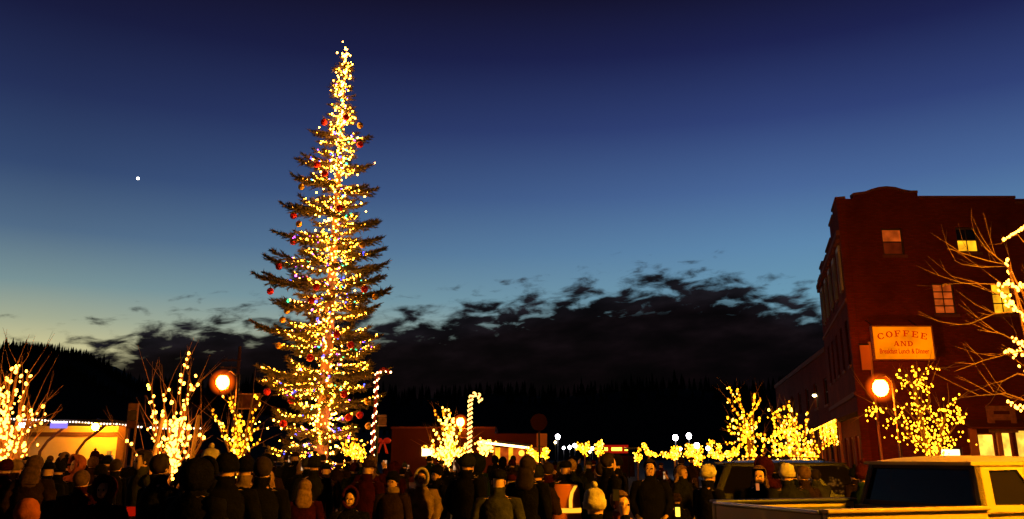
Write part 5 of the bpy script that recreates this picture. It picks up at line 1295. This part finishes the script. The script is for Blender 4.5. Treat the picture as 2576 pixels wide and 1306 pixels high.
def hoodf(mb):
    ring = []
    for k in range(18):
        a = 2 * math.pi * k / 17.999; ring.append(Vector((.098 * math.cos(a), .085, 1.64 + .135 * math.sin(a))))
    mb.tube(ring, .022, 7)
HATS['hood'] = hairball(1.63, .128, (.98, 1.1, 1.18), lambda c: not (c.y > .075), hoodf)
HATS['bare'] = None
bodies = {p: make_body(p) for p in POSES}
jackets = {(p, f): make_jacket(p, f == 'puffy', f == 'long') for p in POSES for f in ('plain', 'puffy', 'long')}
hats = {k: (v.mesh(k, [M_SHOE], smooth=True) if v else None) for k, v in HATS.items()}
mb = MB(); mb.ball((0, 0, 0), .011, 6, 5); EYE_ME = mb.mesh('eye', M_EYE, smooth=True)
mb = MB(); mb.tube([(-.022, .088, 1.565), (0, .096, 1.563), (.022, .088, 1.565)], [.003, .006, .003], 6); MOUTH = mb.mesh('mouth', M_LIP, smooth=True)
mb = MB()
for s in (-1, 1): mb.ball((s * .079, .01, 1.61), .02, 6, 5, (.4, .8, 1.3))
EARS = mb.mesh('ears', M_SKIN, smooth=True)
mb = MB(); mb.loft([ellipse(.088, .085, 1.45, .0, 14), ellipse(.105, .10, 1.48, .005, 14), ellipse(.10, .098, 1.52, .008, 14), ellipse(.08, .082, 1.545, .008, 14)]); SCARF = mb.mesh('scarf', [M_SHOE], smooth=True)
COATS = {'black': (.012, .011, .012), 'navy': (.015, .02, .04), 'charcoal': (.03, .03, .032), 'brown': (.06, .03, .018), 'dark red': (.085, .010, .008), 'olive': (.04, .042, .018), 'grey': (.10, .095, .09), 'tan': (.28, .17, .09), 'cream': (.60, .50, .38), 'orange': (.36, .09, .03), 'green': (.03, .07, .03), 'purple': (.05, .02, .07)}
cm_ = {k: mat(k.replace(' ', '_') + '_cloth', tuple(c * (.30 if max(v) < .2 else .6) for c in v), .95, var=.4, vscale=9, bump=.6, bscale=30, spec=.04) for k, v in COATS.items()}
HAIRC = {'dark': (.02, .012, .008), 'brown': (.08, .04, .02), 'fair': (.20, .11, .05), 'grey': (.18, .16, .14)}
hm_ = {k: mat(k + '_hair', v, .8, spec=.1, var=.4, vscale=30) for k, v in HAIRC.items()}
def setm(o, m_, i=0): o.material_slots[i].link = 'OBJECT'; o.material_slots[i].material = m_
people = []
def person(px, py, Y, face=0.0, pose='pockets', cut='plain', coat='black', hat='beanie', hatc='black', label=None, group=None, z_fix=None, scarf=None, tilt=0, scale_w=1.0):
    """px,py: where the middle of the head shows; face in degrees, 0 = back to the camera, 180 = towards it"""
    p = P(px, py, Y); k = (p.z / 1.645) if z_fix is None else z_fix; k = max(.55, min(1.14, k))
    x = XZ(px, 1.645 * k, Y)
    r = empty('person', (x, Y, .12 if (x < -4.2 or Y > 60) and Y > 6 else 0.0), label, 'person', group, rz=R(face))
    if x < -4.2: k = max(.5, (p.z - .12) / 1.645) if z_fix is None else k
    r.scale = (k * scale_w, k * scale_w, k)
    b = link_mesh('body', bodies[pose], r)
    j = link_mesh('jacket', jackets[pose, cut], r); setm(j, cm_[coat])
    if hats[hat]:
        h_ = link_mesh('hair' if 'hair' in hat else hat.replace('pom_', ''), hats[hat], r); setm(h_, hm_[hatc] if 'hair' in hat else cm_[hatc])
    fv = abs(((face + 180) % 360) - 180) > 60
    if fv and hat != 'hood' or (fv and Y < 15):
        for s in (-1, 1): e = link_mesh('eye', EYE_ME, r, (s * .03, .096, 1.618))
        link_mesh('mouth', MOUTH, r)
    if hat not in ('hood', 'long_hair') and Y < 18: link_mesh('ears', EARS, r)
    if scarf: s_ = link_mesh('scarf', SCARF, r); setm(s_, cm_[scarf])
    if pose == 'filming' and Y > 8:
        M = Matrix.Translation(r.location) @ Matrix.Rotation(R(face), 4, 'Z') @ Matrix.Scale(k, 4)
        q = M @ Vector((.095, .43, 1.60)); ph = empty('phone', tuple(q), 'phone held up by ' + ' '.join((label or 'person').split()[:12]), 'phone', rz=R(face))
        m_ = MB(); m_.box((0, .006, 0), (.078, .01, .155)); m_.build('case', M_DARKMETAL, ph, local=True)
        m_ = MB(); m_.box((0, -.001, 0), (.07, .003, .14)); m_.build('screen', glow_var('phone_screen_light', (1, .55, .25), .7, 20, .2, 1.3), ph, local=True)
        for o_ in ph.children: o_.location = (0, 0, 0)
    people.append((x, Y, px)); return r, k
def wY(w, true=.2): return F * true / w
# --- the people who can be told apart
person(570, 1174, 8.6, 8, 'pockets', 'long', 'black', 'beanie', 'black', 'tall black silhouetted person right of the lit young tree, back turned', scale_w=1.12)
person(497, 1192, 7.6, -25, 'hanging', 'puffy', 'black', 'hood', 'black', 'black hooded silhouette close to the stake right of the lit young tree', scale_w=1.15)
person(531, 1161, 10.5, 150, 'pockets', 'plain', 'brown', 'pom_beanie', 'cream', 'person in pale pointed hat with orange lit face beside the tall black silhouette', scarf='tan')
person(618, 1176, 10.2, 20, 'hanging', 'long', 'tan', 'beanie', 'black', 'person in long tan coat showing between two black silhouettes')
person(661, 1178, 9.0, 5, 'hanging', 'long', 'black', 'short_hair', 'dark', 'black coated person just right of the long tan coat')
person(989, 1207, 12, 165, 'hanging', 'long', 'brown', 'beanie', 'black', 'person in dark hat and open brown coat, orange lit face towards the camera', scarf='tan')
person(1061, 1199, 13, 185, 'pockets', 'puffy', 'tan', 'hood', 'cream', 'person wrapped in big cream fur trimmed hood and tan coat')
person(1101, 1189, 14, 130, 'pockets', 'plain', 'black', 'beanie', 'black', 'person facing left with reddish lit cheek beside the cream hood')
person(881, 1249, 10, 188, 'pockets', 'plain', 'black', 'hood', 'dark red', 'child in dark red rimmed hood facing the camera, chin lit orange')
person(767, 1226, 11.5, 10, 'pockets', 'plain', 'dark red', 'long_hair', 'fair', 'long fair haired child in dark red coat with back turned')
person(1531, 1160, 12.5, -70, 'pockets', 'long', 'black', 'short_hair', 'dark', 'tall bare headed man in profile looking down right of the reflective vest')
person(1494, 1268, 7.2, -35, 'filming', 'plain', 'black', 'pom_beanie', 'cream', 'short person in cream knitted hat raising a hand to film, close up')
person(1560, 1262, 7.7, -150, 'folded', 'plain', 'orange', 'short_hair', 'brown', 'person in orange jacket with lit face close beside the cream knitted hat')
person(1378, 1180, 14, 15, 'hanging', 'plain', 'dark red', 'short_hair', 'dark', 'person in dark red jacket seen from behind left of the reflective vest')
person(1635, 1174, 13, 170, 'pockets', 'plain', 'black', 'short_hair', 'dark', 'bare headed person in black facing the camera with orange lit face')
person(1780, 1192, 11.5, -60, 'folded', 'plain', 'black', 'beanie', 'cream', 'person in pale orange lit beanie bowing below the tall forked lit tree')
person(1910, 1192, 11.8, 160, 'pockets', 'plain', 'black', 'long_hair', 'brown', 'long haired person facing the camera beside the cream domed beanie')
person(1981, 1191, 11.2, 5, 'pockets', 'long', 'charcoal', 'beanie', 'cream', 'person in smooth cream domed beanie with back turned before the dark wagon')
person(2022, 1192, 12.3, 30, 'pockets', 'plain', 'brown', 'short_hair', 'brown', 'brown haired person in brown jacket right of the cream domed beanie')
person(2172, 1196, 11, -80, 'pockets', 'plain', 'green', 'pom_beanie', 'dark red', 'person in green coat and red hat beside the pickup rear window')
person(88, 1168, 11, 5, 'pockets', 'puffy', 'brown', 'long_hair', 'brown', 'brown haired person in puffy brown jacket, largest head left of the yellow wall')
person(14, 1176, 12.5, 10, 'pockets', 'plain', 'dark red', 'beanie', 'dark red', 'person in dark red hat at the left edge under the leftmost tree')
person(38, 1176, 13.5, -20, 'pockets', 'plain', 'brown', 'beanie', 'tan', 'person in tan hat second from the left edge')
person(120, 1182, 12, 0, 'pockets', 'plain', 'black', 'cap', 'black', 'black capped person low against the yellow wall')
person(148, 1180, 13, 30, 'pockets', 'plain', 'black', 'beanie', 'black', 'small black hatted person left of the cream hat on the yellow wall')
person(164, 1172, 15, 0, 'pockets', 'plain', 'black', 'pom_beanie', 'black', 'person with peaked black hat against the yellow wall')
person(195, 1165, 14, 150, 'folded', 'plain', 'orange', 'hood', 'orange', 'person in orange red hood in front of the yellow wall')
person(234, 1164, 15, 20, 'pockets', 'plain', 'brown', 'short_hair', 'brown', 'brown haired tall person before the right half of the yellow wall')
person(252, 1188, 13, 0, 'pockets', 'plain', 'black', 'beanie', 'black', 'black hatted person below the small blue notice')
person(205, 1206, 9.5, 0, 'hanging', 'puffy', 'dark red', 'short_hair', 'brown', 'broad person in dark red puffy jacket below the orange red hood')
person(266, 1226, 9.2, 175, 'pockets', 'plain', 'dark red', 'hood', 'dark red', 'child in round dark red hood left of the young tree')
person(292, 1172, 14, 0, 'pockets', 'plain', 'black', 'short_hair', 'dark', 'dark haired person at the right end of the yellow wall')
person(69, 1293, 6.6, 60, 'pockets', 'plain', 'brown', 'beanie', 'orange', 'child in orange lit knitted hat low at the bottom left')
person(2735, 1190, 3.9, 8, 'hanging', 'puffy', 'black', 'beanie', 'black', 'black coated person whose dark shoulder cuts the bottom right corner', z_fix=1.04, scale_w=1.1)
# the person in the reflective vest
vr, vk = person(1423, 1178, 13.2, 0, 'hanging', 'plain', 'black', 'cap', 'black', 'person wearing an orange vest with glowing yellow reflective bands, back turned')
M_VEST = mat('vest_orange', (.55, .16, .05), .8)
M_BAND_GLOW = glow('band_painted_glow', (1, .42, .02), 1.6)  # bands emit by themselves, standing in for light thrown back
mb = MB(); mb.loft([ellipse(.222, .168, z, -.005, 20) if z < 1.35 else ellipse(.19, .14, z, -.005, 20) for z in (.88, 1.0, 1.15, 1.28, 1.34, 1.42)], cap=False); me_v = mb.mesh('vest', [M_VEST], smooth=True); v_ = link_mesh('vest', me_v, vr)
mb = MB(); mb.loft([ellipse(.228, .174, z, -.005, 20) for z in (1.02, 1.085)], cap=False)
o = mb.mesh('reflective_band', [M_BAND_GLOW]); link_mesh('reflective_band', o, v_)
mb = MB(); mb.loft([[Vector((x, -.178 + (z - 1.1) * .05, z)), Vector((x + .05, -.178 + (z - 1.1) * .05, z)), Vector((x + .05, -.172 + (z - 1.1) * .05, z)), Vector((x, -.172 + (z - 1.1) * .05, z))] for x, z in ((.03, 1.09), (.03, 1.2), (.05, 1.3), (.11, 1.40))])
o = mb.mesh('reflective_band', [M_BAND_GLOW]); link_mesh('reflective_band', o, v_)
# phones and lights held up
def held(px, py, Y, size, m_, lab, cat):
    q = P(px, py, Y); s_ = empty(cat.replace(' ', '_'), tuple(q), lab, cat); mb = MB(); mb.box(q, size); mb.build('screen', m_, s_)
    mb = MB(); mb.box(q + Vector((0, size[1] * .8, 0)), (size[0] * 1.12, size[1] * .6, size[2] * 1.08)); mb.build('case', M_DARKMETAL, s_); return s_
held(1705, 1288, 8.0, (.035, .03, .075), glow('candle_light', (1, .7, .06), 2.2), 'small bright yellow lantern held low in the dark crowd', 'lantern')
held(1906, 1225, 11, (.035, .02, .08), glow('phone_dim_light', (1, .25, .05), .6), 'small orange lit phone held at chest height by the long haired person', 'phone')
held(1550, 1246, 6.95, (.045, .012, .08), mat('phone_back', (.03, .03, .03), .3), 'dark phone raised by the person in the cream knitted hat', 'phone')
# --- the rest of the crowd
rc = random.Random(99)
def free(x, y, d_=.52):
    if any((x - a) ** 2 + (y - b) ** 2 < d_ * d_ for a, b, _ in people): return False
    l = Matrix.Rotation(-av, 3, 'Z') @ (Vector((x, y, 0)) - sv.location)
    if -.5 < l.x < 5.2 and -1.3 < l.y < 1.3: return False
    l = Matrix.Rotation(-ang, 3, 'Z') @ (Vector((x, y, 0)) - pk.location)
    if -.5 < l.x < 5.5 and -1.4 < l.y < 1.4: return False
    for (tx, ty) in TREES:
        if (x - tx) ** 2 + (y - ty) ** 2 < .3: return False
    return True
TREES = [(o.location.x, o.location.y) for o in bpy.data.objects if o.parent is None and o.get('category') in ('tree', 'candy cane', 'street lamp', 'stake', 'sign')]
LAND = [(0, 'under the leftmost lit tree'), (110, 'before the yellow lit wall'), (300, 'round the lit young tree'), (470, 'behind the tall black silhouette'), (650, 'left of the fir foot'), (760, 'at the foot of the towering fir'), (910, 'by the thin candy cane'), (1010, 'before the blazing tree'), (1170, 'by the striped candy cane'),
        (1260, 'before the glowing canopy strip'), (1390, 'below the far white lamps'), (1500, 'below the red glowing sign'), (1620, 'left of the tall forked lit tree'), (1760, 'before the dark wagon'), (2060, 'beside the pickup truck')]
def land(px):
    s_ = LAND[0][1]
    for a, t in LAND:
        if px >= a: s_ = t
    return s_
seen = {}
HATW = {'beanie': 'knitted hat', 'pom_beanie': 'bobble hat', 'cap': 'peaked cap', 'short_hair': 'short hair', 'long_hair': 'long hair', 'hood': 'hood up'}
tries = 0; made = 0
lanes = [9.5, 11.5, 13.5, 15.5, 17.5, 20, 23, 26, 29, 32]
while made < 150 and tries < 6000:
    tries += 1
    Y = rc.choice(lanes) + rc.uniform(-.7, .7); px = rc.uniform(-30, 2170)
    if Y < 12 and (px > 2080 or (px < 330 and rc.random() < .4)): continue
    if Y < 12.5 and any(abs(px - q) < 44 for q in (989, 1061, 881, 767, 1531, 1494, 1560, 1423, 1635, 1780, 1910, 1981, 618, 531)): continue
    if Y < 14.5 and any(abs(px - q) < 26 for q in (1423, 1378, 1101)): continue
    H = rc.gauss(1.66, .09) if rc.random() > .12 else rc.uniform(1.15, 1.4)
    H = min(H, 1.78); zc = H * .94; x = XZ(px, zc, Y)
    if Y > 22 and px > 1900: continue
    if Y > 32.5 or not free(x, Y): continue
    coat = rc.choice(['black'] * 5 + ['navy'] * 3 + ['charcoal'] * 3 + ['brown'] * 3 + ['dark red'] * 2 + ['olive', 'green', 'purple', 'grey'])
    hat = rc.choice(['beanie', 'beanie', 'pom_beanie', 'cap', 'short_hair', 'short_hair', 'long_hair', 'hood']); hc = rc.choice(list(HAIRC)[:3]) if 'hair' in hat else (coat if hat == 'hood' else rc.choice(['black', 'charcoal', 'navy', 'brown', 'dark red', 'grey']))
    cut = rc.choice(['plain', 'puffy', 'long']); pose = rc.choice(['pockets', 'pockets', 'hanging', 'folded', 'filming']); kid = H < 1.45
    f_ = rc.gauss(0, 28) + (180 if rc.random() < .12 else 0) - (px - 800) / 2200 * -22
    who = 'child' if kid else 'person'
    lab = '%s in %s %s coat with %s %s %s' % (who, {'puffy': 'padded', 'long': 'long', 'plain': 'plain'}[cut], coat, hc, HATW[hat], land(px))
    if len(lab.split()) > 16: lab = lab.replace(' padded', '').replace(' long ', ' ', 1).replace(' plain', '')
    grp = 'crowd in the square'
    if lab in seen: continue
    seen[lab] = 1
    person(px, 0, Y, f_, pose, cut, coat, hat, hc, lab, grp, z_fix=H / 1.75); made += 1
print('crowd', made, tries)

# red barrier by the young tree
q = P(365, 1288, 10.5); s_ = empty('barrier', (q.x, 10.5, .12), 'red painted folding barrier at the foot of the lit young tree', 'barrier')
M_RED = mat('barrier_red', (.6, .02, .015), .5)
zt_ = P(365, 1275, 10.5).z
mb = MB(); mb.box((q.x, 10.5, zt_ - .05), (.62, .04, .10)); mb.build('rail', M_RED, s_)
mb = MB(); mb.box((q.x, 10.5, zt_ - .32), (.62, .03, .08)); mb.build('rail', M_RED, s_)
for sx in (-.27, .27):
    for sy in (-.25, .25):
        mb = MB(); mb.tube([(q.x + sx, 10.5 + sy, .12), (q.x + sx * .9, 10.5 + sy * .12, zt_)], .02, 6); mb.build('leg', M_RED, s_)
